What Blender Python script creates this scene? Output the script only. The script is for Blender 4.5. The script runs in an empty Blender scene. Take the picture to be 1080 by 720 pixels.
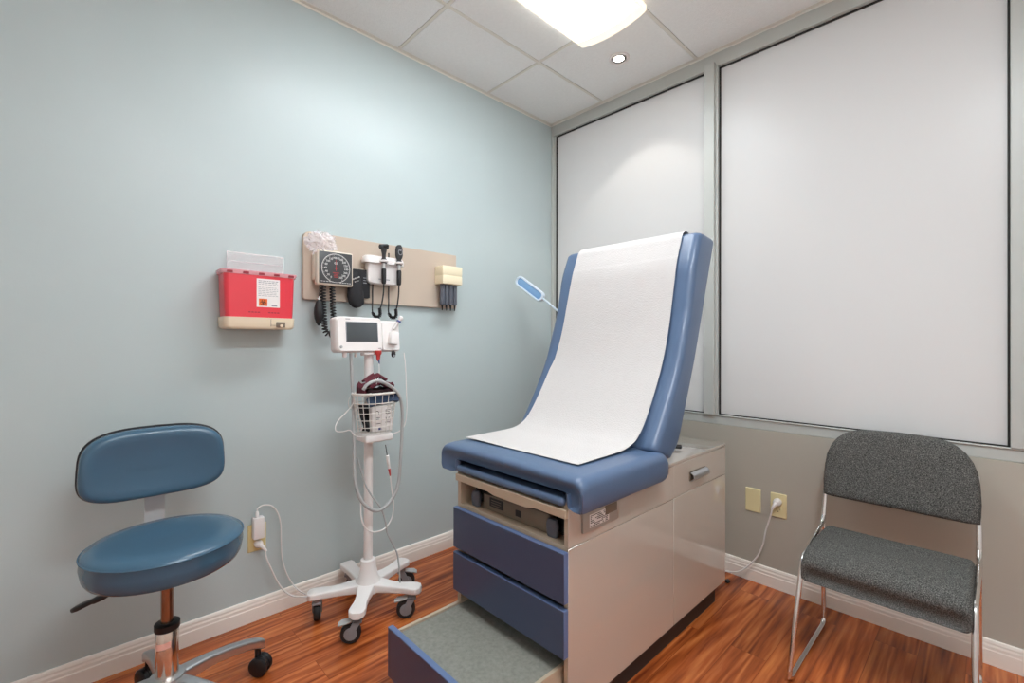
import bpy, bmesh, math, random
from mathutils import Vector, Matrix, Euler, noise
random.seed(4)
PI = math.pi
scene = bpy.context.scene
COL = scene.collection
V = Vector

# ------------------------------------------------------------------ camera
F, YAW, PITCH, ROLL = 483.9, 0.808094, 0.00236, 0.00216
CAM = V((2.1485, -2.4308, 1.1695))
H = 2.70
fwd = V((-math.sin(YAW)*math.cos(PITCH), math.cos(YAW)*math.cos(PITCH), math.sin(PITCH)))
rt0 = V((math.cos(YAW), math.sin(YAW), 0)); up0 = rt0.cross(fwd)
rgt = rt0*math.cos(ROLL) + up0*math.sin(ROLL)
upv = -rt0*math.sin(ROLL) + up0*math.cos(ROLL)
cd = bpy.data.cameras.new('camera'); cam = bpy.data.objects.new('camera', cd); COL.objects.link(cam)
cd.sensor_width = 36; cd.lens = F/1080*36; cd.clip_start = .02
R = Matrix((rgt, upv, -fwd)).transposed().to_4x4()
cam.matrix_world = Matrix.Translation(CAM) @ R
scene.camera = cam

def at(u, v, ax, val):
    """where the sight line through a picture point meets the plane ax = val"""
    d = fwd + rgt*((u-540)/F) - upv*((v-360)/F)
    i = 'xyz'.index(ax)
    return CAM + d*((val-CAM[i])/d[i])

# ------------------------------------------------------------------ materials
def lin(c):
    return tuple(((x/255)/12.92 if x/255 <= .04045 else ((x/255+.055)/1.055)**2.4) for x in c)

def mat(name, rgb, rough=.5, metal=0, bump=0, bscale=200, var=0, vscale=8, spec=.5, coat=0, trans=0, alpha=1, emis=None, estr=0, ior=1.45, sheen=0, subs=0):
    m = bpy.data.materials.new(name); m.use_nodes = True
    nt = m.node_tree; b = nt.nodes['Principled BSDF']
    c = lin(rgb)
    b.inputs['Base Color'].default_value = (*c, 1)
    b.inputs['Roughness'].default_value = rough
    b.inputs['Metallic'].default_value = metal
    b.inputs['Specular IOR Level'].default_value = spec
    b.inputs['Coat Weight'].default_value = coat
    b.inputs['Coat Roughness'].default_value = .08
    b.inputs['Transmission Weight'].default_value = trans
    b.inputs['Alpha'].default_value = alpha
    b.inputs['IOR'].default_value = ior
    b.inputs['Sheen Weight'].default_value = sheen
    if emis:
        b.inputs['Emission Color'].default_value = (*lin(emis), 1); b.inputs['Emission Strength'].default_value = estr
    tc = nt.nodes.new('ShaderNodeTexCoord')
    if var:
        n = nt.nodes.new('ShaderNodeTexNoise'); n.inputs['Scale'].default_value = vscale; n.inputs['Detail'].default_value = 4
        nt.links.new(tc.outputs['Object'], n.inputs['Vector'])
        r = nt.nodes.new('ShaderNodeValToRGB')
        r.color_ramp.elements[0].position = .3; r.color_ramp.elements[1].position = .7
        r.color_ramp.elements[0].color = (*[x*(1-var) for x in c], 1); r.color_ramp.elements[1].color = (*[min(1, x*(1+var)) for x in c], 1)
        nt.links.new(n.outputs['Fac'], r.inputs['Fac']); nt.links.new(r.outputs['Color'], b.inputs['Base Color'])
    if bump:
        n = nt.nodes.new('ShaderNodeTexNoise'); n.inputs['Scale'].default_value = bscale; n.inputs['Detail'].default_value = 3
        nt.links.new(tc.outputs['Object'], n.inputs['Vector'])
        bp = nt.nodes.new('ShaderNodeBump'); bp.inputs['Strength'].default_value = bump; bp.inputs['Distance'].default_value = .004
        nt.links.new(n.outputs['Fac'], bp.inputs['Height']); nt.links.new(bp.outputs['Normal'], b.inputs['Normal'])
    return m

M = {}
M['wall_blue'] = mat('blue wall paint', (186, 199, 200), .36, bump=.05, bscale=90, var=.012, vscale=3)
M['wall_beige'] = mat('beige wall paint', (179, 175, 164), .5, bump=.05, bscale=90, var=.012, vscale=3)
M['wall_plain'] = mat('off white wall paint', (236, 235, 231), .6, bump=.05, bscale=90)
M['tile'] = mat('mineral ceiling tile', (242, 244, 243), .9, bump=.5, bscale=160, var=.02, vscale=60)
M['grid'] = mat('ceiling grid metal', (228, 226, 218), .5)
M['void'] = mat('dark ceiling void', (60, 54, 46), .9)
M['base'] = mat('white baseboard paint', (238, 232, 224), .35)
M['alu'] = mat('brushed aluminium frame', (188, 191, 187), .36)
M['gasket'] = mat('black gasket rubber', (38, 36, 34), .6)
M['white_plastic'] = mat('white plastic', (236, 232, 230), .32)
M['grey_plastic'] = mat('grey plastic', (140, 142, 146), .4)
M['dark_plastic'] = mat('dark grey plastic', (52, 53, 56), .45)
M['black'] = mat('black plastic', (26, 26, 28), .4)
M['rubber'] = mat('black rubber', (34, 34, 35), .6)
M['cream'] = mat('cream plastic', (232, 216, 190), .4)
M['ivory'] = mat('ivory outlet plastic', (222, 205, 150), .38)
M['ivory_pale'] = mat('pale ivory plastic', (226, 214, 168), .38)
M['chrome'] = mat('chrome', (232, 232, 232), .12, metal=1)
M['steel'] = mat('brushed steel', (205, 206, 208), .3, metal=.9)
M['cast_alu'] = mat('cast aluminium', (200, 202, 205), .3, metal=.9)
M['vinyl'] = mat('blue vinyl upholstery', (83, 104, 134), .36, bump=.06, bscale=260, var=.02, vscale=6, coat=.15)
M['stool_vinyl'] = mat('teal blue vinyl', (64, 97, 120), .26, bump=.06, bscale=260, var=.02, vscale=6, coat=.2)
M['drawer_blue'] = mat('dark blue laminate', (68, 77, 102), .3, var=.02, vscale=5)
M['edge_blue'] = mat('light blue edge band', (94, 114, 154), .4)
M['cabinet'] = mat('taupe laminate', (193, 183, 172), .06, coat=1)
M['cabinet'].node_tree.nodes['Principled BSDF'].inputs['Coat IOR'].default_value = 2.0; M['cabinet'].node_tree.nodes['Principled BSDF'].inputs['Coat Roughness'].default_value = .03
M['cabinet_matte'] = mat('tan painted metal', (186, 168, 146), .4)
M['cab_dark'] = mat('brown metal housing', (118, 106, 92), .45)
M['kick'] = mat('black toe kick', (48, 44, 42), .5)
M['tread'] = mat('grey rubber tread', (134, 134, 126), .8, bump=.4, bscale=300, var=.14, vscale=90)
M['red'] = mat('red translucent plastic', (224, 58, 72), .28, coat=.2, var=.02, vscale=12)
M['clear'] = mat('clear plastic', (250, 244, 244), .1, alpha=.2)
M['pinkclear'] = mat('clear pink lid plastic', (250, 176, 184), .15, alpha=.6)
M['darkred'] = mat('dark red plastic', (150, 40, 56), .4)
M['paperlabel'] = mat('white label paper', (232, 228, 226), .5)
M['ink'] = mat('grey label print', (150, 150, 156), .6)
M['blackink'] = mat('black print', (40, 36, 36), .6)
M['orange'] = mat('orange hazard label', (226, 104, 34), .5)
M['board'] = mat('taupe laminate board', (196, 180, 164), .4, var=.015, vscale=6)
M['dial'] = mat('charcoal dial', (66, 68, 70), .35)
M['numeral'] = mat('white dial print', (228, 228, 226), .5)
M['redink'] = mat('red print', (190, 60, 62), .5)
M['case_cream'] = mat('cream gauge case', (226, 216, 200), .4)
M['cloth_black'] = mat('black nylon cloth', (36, 36, 39), .75, bump=.4, bscale=400)
M['tube_grey'] = mat('charcoal grey tube', (88, 92, 102), .4)
M['spec_cream'] = mat('cream dispenser plastic', (238, 226, 196), .4)
M['screen'] = mat('dark display glass', (74, 80, 84), .12, coat=.5)
M['maroon'] = mat('maroon nylon cloth', (98, 36, 50), .7, bump=.3, bscale=300)
M['maroon_dark'] = mat('dark maroon lining', (46, 22, 28), .8)
M['navy'] = mat('navy nylon cloth', (38, 58, 86), .6, bump=.3, bscale=300)
M['wire'] = mat('white coated wire', (220, 216, 210), .35)
M['cable_white'] = mat('white cable', (226, 224, 222), .4)
M['cable_grey'] = mat('light grey hose', (172, 174, 174), .4)
M['red_plastic'] = mat('red plastic probe', (196, 62, 58), .35)
M['blue_small'] = mat('blue plastic', (70, 80, 130), .4)
M['paper'] = mat('white exam paper', (202, 198, 196), .8, bump=.6, bscale=220, var=.012, vscale=40)
M['lamp_blue'] = mat('blue lamp lens', (128, 172, 216), .15, coat=.4)
M['lamp_rim'] = mat('pale blue grey lamp rim', (214, 228, 240), .3)
M['bright_steel'] = mat('bright zinc steel', (206, 208, 210), .35, metal=.15)
M['panel_grey'] = mat('painted grey metal panel', (164, 158, 150), .35)
M['rod'] = mat('worn brown steel rod', (158, 134, 116), .25, metal=1)
M['copper'] = mat('worn chrome post', (226, 212, 200), .18, metal=1)
M['pink_label'] = mat('pink white sticker', (232, 178, 164), .5)
M['bagfilm'] = mat('thin clear plastic film', (246, 242, 248), .08, alpha=.3, spec=1)

def floor_mat():
    m = bpy.data.materials.new('cherry laminate floor'); m.use_nodes = True
    nt = m.node_tree; b = nt.nodes['Principled BSDF']; N = nt.nodes.new; L = nt.links.new
    tc = N('ShaderNodeTexCoord')
    mp = N('ShaderNodeMapping'); mp.inputs['Rotation'].default_value = (0, 0, PI/2); L(tc.outputs['Object'], mp.inputs['Vector'])
    br = N('ShaderNodeTexBrick'); br.inputs['Scale'].default_value = 1; br.inputs['Brick Width'].default_value = 1.2; br.inputs['Row Height'].default_value = .127
    br.inputs['Mortar Size'].default_value = .0009; br.inputs['Mortar Smooth'].default_value = .3; br.inputs['Bias'].default_value = 0
    br.offset = .37; br.inputs['Color1'].default_value = (0, 0, 0, 1); br.inputs['Color2'].default_value = (1, 1, 1, 1); br.inputs['Mortar'].default_value = (.5, .5, .5, 1)
    L(mp.outputs['Vector'], br.inputs['Vector'])
    # grain, shifted for each plank, running along the planks
    sep = N('ShaderNodeSeparateXYZ'); L(tc.outputs['Object'], sep.inputs[0])
    sh = N('ShaderNodeMath'); sh.operation = 'MULTIPLY'; sh.inputs[1].default_value = 7.3; L(br.outputs['Color'], sh.inputs[0])
    ax = N('ShaderNodeMath'); ax.operation = 'ADD'; L(sep.outputs['X'], ax.inputs[0]); L(sh.outputs[0], ax.inputs[1])
    ay = N('ShaderNodeMath'); ay.operation = 'MULTIPLY'; ay.inputs[1].default_value = .06; L(sep.outputs['Y'], ay.inputs[0])
    cmb = N('ShaderNodeCombineXYZ'); L(ax.outputs[0], cmb.inputs[0]); L(ay.outputs[0], cmb.inputs[1]); L(sh.outputs[0], cmb.inputs[2])
    n1 = N('ShaderNodeTexNoise'); n1.inputs['Scale'].default_value = 7; n1.inputs['Detail'].default_value = 2; n1.inputs['Distortion'].default_value = .5; L(cmb.outputs[0], n1.inputs['Vector'])
    k = N('ShaderNodeMath'); k.operation = 'MULTIPLY'; k.inputs[1].default_value = 60; L(n1.outputs['Fac'], k.inputs[0])
    sn = N('ShaderNodeMath'); sn.operation = 'SINE'; L(k.outputs[0], sn.inputs[0])
    n2 = N('ShaderNodeTexNoise'); n2.inputs['Scale'].default_value = 60; n2.inputs['Detail'].default_value = 5; L(cmb.outputs[0], n2.inputs['Vector'])
    mx = N('ShaderNodeMath'); mx.operation = 'MULTIPLY_ADD'; mx.inputs[1].default_value = .14; L(sn.outputs[0], mx.inputs[0]); L(n2.outputs['Fac'], mx.inputs[2])
    rp = N('ShaderNodeValToRGB'); e = rp.color_ramp.elements
    e[0].position = .2; e[0].color = (*lin((116, 52, 24)), 1); e[1].position = .8; e[1].color = (*lin((210, 124, 64)), 1)
    q = e.new(.52); q.color = (*lin((176, 90, 43)), 1)
    L(mx.outputs[0], rp.inputs['Fac'])
    tone = N('ShaderNodeMapRange'); tone.inputs['To Min'].default_value = .78; tone.inputs['To Max'].default_value = 1.15; L(br.outputs['Color'], tone.inputs['Value'])
    mul = N('ShaderNodeMix'); mul.data_type = 'RGBA'; mul.blend_type = 'MULTIPLY'; mul.inputs['Factor'].default_value = 1
    L(rp.outputs['Color'], mul.inputs['A']); L(tone.outputs['Result'], mul.inputs['B'])
    gap = N('ShaderNodeMix'); gap.data_type = 'RGBA'; L(br.outputs['Fac'], gap.inputs['Factor']); L(mul.outputs['Result'], gap.inputs['A']); gap.inputs['B'].default_value = (*lin((124, 60, 30)), 1)
    L(gap.outputs['Result'], b.inputs['Base Color'])
    b.inputs['Roughness'].default_value = .24; b.inputs['Specular IOR Level'].default_value = .5
    bp = N('ShaderNodeBump'); bp.inputs['Strength'].default_value = .04; bp.inputs['Distance'].default_value = .002; L(n2.outputs['Fac'], bp.inputs['Height']); L(bp.outputs['Normal'], b.inputs['Normal'])
    return m
M['floor'] = floor_mat()

def tweed():
    m = bpy.data.materials.new('grey tweed fabric'); m.use_nodes = True
    nt = m.node_tree; b = nt.nodes['Principled BSDF']; N = nt.nodes.new; L = nt.links.new
    tc = N('ShaderNodeTexCoord')
    n = N('ShaderNodeTexNoise'); n.inputs['Scale'].default_value = 380; n.inputs['Detail'].default_value = 2; L(tc.outputs['Object'], n.inputs['Vector'])
    rp = N('ShaderNodeValToRGB'); e = rp.color_ramp.elements
    e[0].position = .36; e[0].color = (*lin((52, 52, 51)), 1); e[1].position = .66; e[1].color = (*lin((122, 122, 118)), 1)
    q = e.new(.5); q.color = (*lin((82, 82, 80)), 1)
    L(n.outputs['Fac'], rp.inputs['Fac']); L(rp.outputs['Color'], b.inputs['Base Color'])
    b.inputs['Roughness'].default_value = .95; b.inputs['Specular IOR Level'].default_value = .2
    bp = N('ShaderNodeBump'); bp.inputs['Strength'].default_value = .5; bp.inputs['Distance'].default_value = .002; L(n.outputs['Fac'], bp.inputs['Height']); L(bp.outputs['Normal'], b.inputs['Normal'])
    return m
M['tweed'] = tweed()

def pane_mat():
    m = bpy.data.materials.new('frosted window film'); m.use_nodes = True
    nt = m.node_tree; b = nt.nodes['Principled BSDF']; N = nt.nodes.new; L = nt.links.new
    b.inputs['Base Color'].default_value = (*lin((218, 217, 216)), 1); b.inputs['Roughness'].default_value = .3; b.inputs['Specular IOR Level'].default_value = .3
    tr = N('ShaderNodeBsdfTranslucent'); tr.inputs['Color'].default_value = (.88, .88, .88, 1)
    mx = N('ShaderNodeMixShader'); mx.inputs[0].default_value = .3
    L(b.outputs[0], mx.inputs[1]); L(tr.outputs[0], mx.inputs[2]); L(mx.outputs[0], nt.nodes['Material Output'].inputs[0])
    return m
M['pane'] = pane_mat()
M['lens'] = mat('lit acrylic lens', (250, 246, 240), .3, emis=(243, 250, 255), estr=7)
M['lens_far'] = mat('second lit acrylic lens', (250, 246, 240), .3, emis=(243, 250, 255), estr=14)  # glow of the added fill fixture
M['lens_end'] = mat('acrylic lens end', (244, 238, 224), .2, emis=(255, 240, 214), estr=.35)
M['bulb_on'] = mat('lit spot lamp', (255, 250, 240), .3, emis=(255, 244, 228), estr=8)

# ------------------------------------------------------------------ mesh helpers
def merge(bm, src, mx=None):
    if mx is not None: bmesh.ops.transform(src, matrix=mx, verts=src.verts)
    me = bpy.data.meshes.new('t'); src.to_mesh(me); src.free(); bm.from_mesh(me); bpy.data.meshes.remove(me)

def BM(): return bmesh.new()

def box(bm, lo, hi, r=0, seg=2, mx=None):
    b = bmesh.new(); bmesh.ops.create_cube(b, size=1)
    lo, hi = V(lo), V(hi); s = hi-lo; c = (hi+lo)/2
    for v in b.verts: v.co = V((v.co.x*s.x, v.co.y*s.y, v.co.z*s.z)) + c
    if r: bmesh.ops.bevel(b, geom=b.edges[:], offset=min(r, .49*min(s)), segments=seg, profile=.5, affect='EDGES')
    merge(bm, b, mx); return bm

def loft(bm, rings, cap=True, closed=True):
    vs = [[bm.verts.new(p) for p in r] for r in rings]
    n = len(rings[0])
    for a, b in zip(vs, vs[1:]):
        for i in range(n if closed else n-1):
            j = (i+1) % n
            try: bm.faces.new((a[i], a[j], b[j], b[i]))
            except ValueError: pass
    if cap and closed:
        bm.faces.new(vs[0][::-1]); bm.faces.new(vs[-1])
    return bm

def fix(bm):
    bmesh.ops.recalc_face_normals(bm, faces=bm.faces[:]); return bm

def catmull(P, n=8):
    P = [V(p) for p in P]
    if len(P) < 3: return P
    Q = [2*P[0]-P[1]] + P + [2*P[-1]-P[-2]]; out = []
    for i in range(1, len(Q)-2):
        a, b, c, d = Q[i-1:i+3]
        for k in range(n):
            t = k/n
            out.append(.5*((2*b)+(c-a)*t+(2*a-5*b+4*c-d)*t*t+(3*b-a-3*c+d)*t**3))
    out.append(P[-1]); return out

def fillet(P, r, n=6):
    P = [V(p) for p in P]; out = [P[0]]
    for i in range(1, len(P)-1):
        a, b, c = P[i-1:i+2]; d1 = (a-b); d2 = (c-b)
        rr = min(r, d1.length*.49, d2.length*.49)
        s, e = b+d1.normalized()*rr, b+d2.normalized()*rr
        for k in range(n+1):
            t = k/n; out.append(s*(1-t)**2+b*2*t*(1-t)+e*t*t)
    out.append(P[-1]); return out

def tube(bm, P, r, n=8, smooth=0, flat=None, cap=True):
    P = catmull(P, smooth) if smooth else [V(p) for p in P]
    rad = r if callable(r) else (lambda t: r)
    rings = []; t0 = (P[1]-P[0]).normalized()
    u = t0.orthogonal().normalized()
    for i, p in enumerate(P):
        t = ((P[i+1] if i+1 < len(P) else p)-(P[i-1] if i else p)).normalized()
        u = (u-t*u.dot(t)); u = u.normalized() if u.length > 1e-6 else t.orthogonal().normalized()
        w = t.cross(u); q = rad(i/(len(P)-1))
        rings.append([p+u*q*math.cos(2*PI*k/n)+w*q*math.sin(2*PI*k/n)*(flat or 1) for k in range(n)])
    return loft(bm, rings, cap)

def cyl(bm, a, b, r, r2=None, n=24, bev=0):
    a, b = V(a), V(b); r2 = r if r2 is None else r2
    t = (b-a).normalized(); u = t.orthogonal().normalized(); w = t.cross(u); L_ = (b-a).length
    prof = [(r-bev, 0), (r, bev), (r2, L_-bev), (r2-bev, L_)] if bev else [(r, 0), (r2, L_)]
    return loft(bm, [[a+t*h+u*q*math.cos(2*PI*k/n)+w*q*math.sin(2*PI*k/n) for k in range(n)] for q, h in prof])

def lathe(bm, prof, c=(0, 0, 0), axis=(0, 0, 1), n=32, sx=1, sy=1):
    t = V(axis).normalized()
    u = V((1, 0, 0)) if abs(t.z) > .9 else t.orthogonal().normalized()
    u = (u-t*u.dot(t)).normalized(); w = t.cross(u); c = V(c)
    return loft(bm, [[c+t*h+u*q*sx*math.cos(2*PI*k/n)+w*q*sy*math.sin(2*PI*k/n) for k in range(n)] for q, h in prof])

def prism(bm, poly, d, bev=0, seg=2):
    """poly: list of 3-D points in a plane, pushed along d"""
    b = bmesh.new(); poly = [V(p) for p in poly]; d = V(d)
    loft(b, [poly, [p+d for p in poly]]); fix(b)
    if bev: bmesh.ops.bevel(b, geom=[e for e in b.edges if e.calc_face_angle(0) > .5], offset=bev, segments=seg, profile=.5, affect='EDGES')
    merge(bm, b); return bm

def rrect(w, h, r, n=5):
    """rounded rectangle outline centred on 0"""
    out = []
    for cx, cy, a0 in ((w/2-r, h/2-r, 0), (-w/2+r, h/2-r, 90), (-w/2+r, -h/2+r, 180), (w/2-r, -h/2+r, 270)):
        for k in range(n+1):
            a = math.radians(a0+90*k/n); out.append((cx+r*math.cos(a), cy+r*math.sin(a)))
    return out

def ribbon(bm, rows, t):
    """sheet through rows of points, thickness t along its normals"""
    b = bmesh.new(); vs = [[b.verts.new(p) for p in r] for r in rows]
    for a, c in zip(vs, vs[1:]):
        for i in range(len(a)-1): b.faces.new((a[i], a[i+1], c[i+1], c[i]))
    fix(b); bmesh.ops.solidify(b, geom=b.faces[:], thickness=t); merge(bm, b); return bm

def obj(name, bm, m, parent=None, smooth=True, ang=40, label=None, doublecheck=True):
    fix(bm)
    me = bpy.data.meshes.new(name)
    off = V((0, 0, 0)); p = parent
    while p is not None: off += p.location; p = p.parent
    for v in bm.verts: v.co -= off
    if parent is None:                                    # origin of a one-mesh thing: middle of its base
        lo = V([min(v.co[i] for v in bm.verts) for i in range(3)]); hi = V([max(v.co[i] for v in bm.verts) for i in range(3)])
        loc = V(((lo.x+hi.x)/2, (lo.y+hi.y)/2, lo.z))
        for v in bm.verts: v.co -= loc
    bm.to_mesh(me); bm.free()
    ms = m if isinstance(m, (list, tuple)) else [m]
    for x in ms: me.materials.append(M[x])
    if smooth:
        me.polygons.foreach_set('use_smooth', [True]*len(me.polygons))
        me.set_sharp_from_angle(angle=math.radians(ang))
    o = bpy.data.objects.new(name, me); COL.objects.link(o)
    if parent is None: o.location = loc
    else: o.parent = parent
    if label: o['label'] = label
    return o

def tag(o, label, cat, group=None):
    o['label'] = label; o['category'] = cat
    if group: o['group'] = group
    return o

def thing(name, label, cat, loc, group=None):
    o = bpy.data.objects.new(name, None); COL.objects.link(o); o.location = loc; o.empty_display_size = .05
    return tag(o, label, cat, group)

def struct(name, bm, m, parent=None, **k):
    o = obj(name, bm, m, parent, **k)
    if parent is None: o['kind'] = 'structure'
    return o

def text_bm(s, size, mx, depth=.0006):
    c = bpy.data.curves.new('t', 'FONT'); c.body = s; c.size = size; c.align_x = 'CENTER'; c.align_y = 'CENTER'; c.extrude = depth
    o = bpy.data.objects.new('t', c); COL.objects.link(o)
    dg = bpy.context.evaluated_depsgraph_get(); me = bpy.data.meshes.new_from_object(o.evaluated_get(dg))
    b = bmesh.new(); b.from_mesh(me); bpy.data.meshes.remove(me); bpy.data.objects.remove(o); bpy.data.curves.remove(c)
    bmesh.ops.transform(b, matrix=mx, verts=b.verts); return b

# frame of the left wall: text/labels facing +x, reading along +y
def wallmx(x, y, z, rot=0):
    return Matrix.Translation((x, y, z)) @ Matrix(((0, 0, 1, 0), (1, 0, 0, 0), (0, 1, 0, 0), (0, 0, 0, 1))) @ Matrix.Rotation(rot, 4, 'Z')

# ================================================================== the room
XR, YF = 3.15, -3.75
WH = .745                                                  # height of the low wall under the windows
struct('floor', box(BM(), (-.12, YF-.12, -.1), (XR+.12, .3, 0)), 'floor', smooth=False)
struct('wall_left', box(BM(), (-.12, YF, 0), (0, .12, H+.06)), 'wall_blue', smooth=False)
b = box(BM(), (0, 0, 0), (2.3, .12, WH)); box(b, (2.3, 0, 0), (XR, .12, H+.06)); box(b, (0, .0, H-.004), (2.3, .12, H+.06))
struct('wall_back', b, 'wall_beige', smooth=False)
struct('wall_right', box(BM(), (XR, YF, 0), (XR+.12, .12, H+.06)), 'wall_plain', smooth=False)
struct('wall_front', box(BM(), (-.12, YF-.12, 0), (XR+.12, YF, H+.06)), 'wall_plain', smooth=False)

# baseboards: moulded profile
prof = [(0, 0), (.014, 0), (.014, .052), (.012, .056), (.012, .066), (.0095, .073), (.0095, .079), (.007, .086), (.004, .089), (0, .089)]
struct('baseboard_left', loft(BM(), [[(d, y, z) for d, z in prof] for y in (YF, 0)]), 'base', smooth=False)
struct('baseboard_back', loft(BM(), [[(x, -d, z) for d, z in prof] for x in (.014, XR)]), 'base', smooth=False)

# ceiling: lay-in tiles in a T grid
GX, GY, T = .439, -.5995, .6096
xs = [GX+T*k for k in range(-1, 6)]; ys = [GY-T*k for k in range(-1, 7)]
b = BM()
for i in range(len(xs)-1):
    for j in range(len(ys)-1):
        x0, x1 = max(xs[i]+.0075, .0), min(xs[i+1]-.0075, XR); y1, y0 = min(ys[j]-.0075, 0), max(ys[j+1]+.0075, YF)
        if x1-x0 < .05 or y1-y0 < .05: continue
        box(b, (x0+.0016, y0+.0016, H-.002), (x1-.0016, y1-.0016, H+.02), .002, 1)
struct('ceiling', b, 'tile', smooth=False)
struct('ceiling.001', box(BM(), (-.12, YF-.12, H+.012), (XR+.12, .12, H+.06)), 'void', smooth=False)  # backing sheet; its dark brown stands in for shade in the tile gaps
b = BM()
for x in xs:
    if 0 < x < XR: box(b, (x-.0075, YF, H-.0035), (x+.0075, 0, H+.014))
for y in ys:
    if YF < y < 0: box(b, (0, y-.0075, H-.003), (XR, y+.0075, H+.013))
struct('trim_1', b, 'grid', smooth=False)
b = box(BM(), (0, YF, H-.013), (.002, 0, H+.01)); box(b, (0, YF, H-.004), (.02, 0, H-.002))
box(b, (0, -.02, H-.004), (XR, 0, H-.002)); box(b, (0, -.002, H-.012), (XR, 0, H+.01))
struct('trim_2', b, 'grid', smooth=False)                  # wall angle

# windows: aluminium frame with two frosted panes
JX, MX0, MX1, EX = .032, 1.093, 1.158, 2.194
ZB, ZT = .795, 2.618
b = box(BM(), (.0, .0, ZT), (2.3, .11, H-.004), .002, 1)
box(b, (0, .010, WH), (2.3, .11, ZB), .003, 1); box(b, (0, .004, ZB-.006), (2.3, .02, ZB), .002, 1)
box(b, (0, .0, ZB), (JX-.012, .11, ZT), .002, 1); box(b, (JX-.012, .012, ZB), (JX, .11, ZT))
box(b, (MX0, -.018, ZB), (MX1-.012, .11, ZT+.022), .002, 1); box(b, (MX1-.012, .0, ZB), (MX1, .11, ZT))
box(b, (EX, .0, ZB), (EX+.05, .11, ZT), .002, 1); box(b, (EX+.05, -.02, WH), (2.3, .11, ZT), .002, 1)
struct('trim_3', b, 'alu', ang=30)
for n, x0, x1 in (('window_1', JX, MX0), ('window_2', MX1, EX)):
    w = struct(n, box(BM(), (x0, .026, ZB), (x1, .032, ZT)), 'pane', smooth=False)
    g = .007; b = BM()
    box(b, (x0, .018, ZB), (x0+g, .0255, ZT)); box(b, (x1-g, .018, ZB), (x1, .0255, ZT)); box(b, (x0+g, .018, ZT-g), (x1-g, .0255, ZT))
    box(b, (x0+g, .018, ZB), (x1-g, .0255, ZB+g*.7))
    obj('window_gasket', b, 'gasket', w, smooth=False)

# unseen sunlit slab, added to bounce light into the lower part of the panes
struct('ground', box(BM(), (-3, .12, -.3), (6, 4, -.15)), 'wall_plain', smooth=False)
sn = bpy.data.lights.new('sun', 'SUN'); sn.energy = 2.2; sn.angle = .02; so = bpy.data.objects.new('sun', sn); COL.objects.link(so); so.rotation_euler = (0, math.radians(35), 0)
# ================================================================== ceiling lights
def wrap_light(label, x0, x1, y1, y0, lensm='lens'):
    t = thing('ceiling_light', label, 'ceiling light', ((x0+x1)/2, (y0+y1)/2, H-.09))
    obj('housing', box(BM(), (x0+.03, y0+.01, H-.03), (x1-.03, y1-.01, H-.002), .004, 1), 'white_plastic', t)
    cx, hw = (x0+x1)/2, (x1-x0)/2
    def ringof(y, s=1, n=18):
        P = [(cx-hw*s, y, H-.012), (cx-hw*s, y, H-.038)]
        for k in range(1, n): 
            q = -1+2*k/n; P.append((cx+hw*s*q, y, H-.040-.024*(1-q*q)))
        P += [(cx+hw*s, y, H-.038), (cx+hw*s, y, H-.012)]
        return P
    e = .055
    obj('diffuser', loft(BM(), [ringof(y0+e, .94), ringof(y1-e, .94)]), lensm, t)
    for ya, yb in ((y1-e+.001, y1), (y0, y0+e-.001)):
        bm = BM(); loft(bm, [ringof(ya), ringof(yb)])
        obj('end_cap', bm, 'lens_end', t)
    for s in (-1, 1):
        bm = BM(); box(bm, (cx+s*hw*.97-.006, y0+e, H-.042), (cx+s*hw*.97+.006, y1-e, H-.012), .003, 1); obj('side_rail', bm, 'lens_end', t)
    return t
wrap_light('wide white wraparound ceiling light with a glowing curved lens, above the exam table', .715, 1.075, -.575, -1.80)
wrap_light('second wraparound ceiling light, over the open floor right of the exam table', 2.15, 2.51, -1.25, -2.45, 'lens_far')  # out-of-view fill fixture, added to even the light and turn the shadows

t = thing('downlight', 'small round recessed spotlight in the ceiling tile by the window head', 'ceiling light', (.764, -.316, H-.012))
bm = lathe(BM(), [(.040, .0), (.043, -.004), (.050, -.006), (.055, -.004), (.055, .006), (.040, .006)], (.764, -.316, H-.003)); obj('trim_ring', bm, 'white_plastic', t)
obj('reflector', lathe(BM(), [(.040, 0), (.038, .006), (.0, .006), (0, .004), (.036, .004), (.038, 0)], (.764, -.316, H-.006)), 'white_plastic', t)
obj('lamp', lathe(BM(), [(.0, 0), (.026, .001), (.033, .004), (.02, .006), (0, .006)], (.764, -.318, H-.0075)), 'bulb_on', t)
sl = bpy.data.lights.new('downlight_beam', 'SPOT'); sl.energy = 3.4; sl.spot_size = math.radians(95); sl.spot_blend = .25; sl.shadow_soft_size = .03; sl.color = (1, .93, .84)
so = bpy.data.objects.new('downlight_beam', sl); COL.objects.link(so); so.location = (.764, -.316, H-.03)

# ================================================================== left wall: sharps container
t = thing('sharps_container', 'red wall-mounted sharps container with white label and cream lower bracket', 'sharps container', (.0, -1.9, 1.225))
def yz(pts, x): return [V((x, y, z)) for y, z in pts]
y0, y1 = -2.016, -1.757
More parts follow.
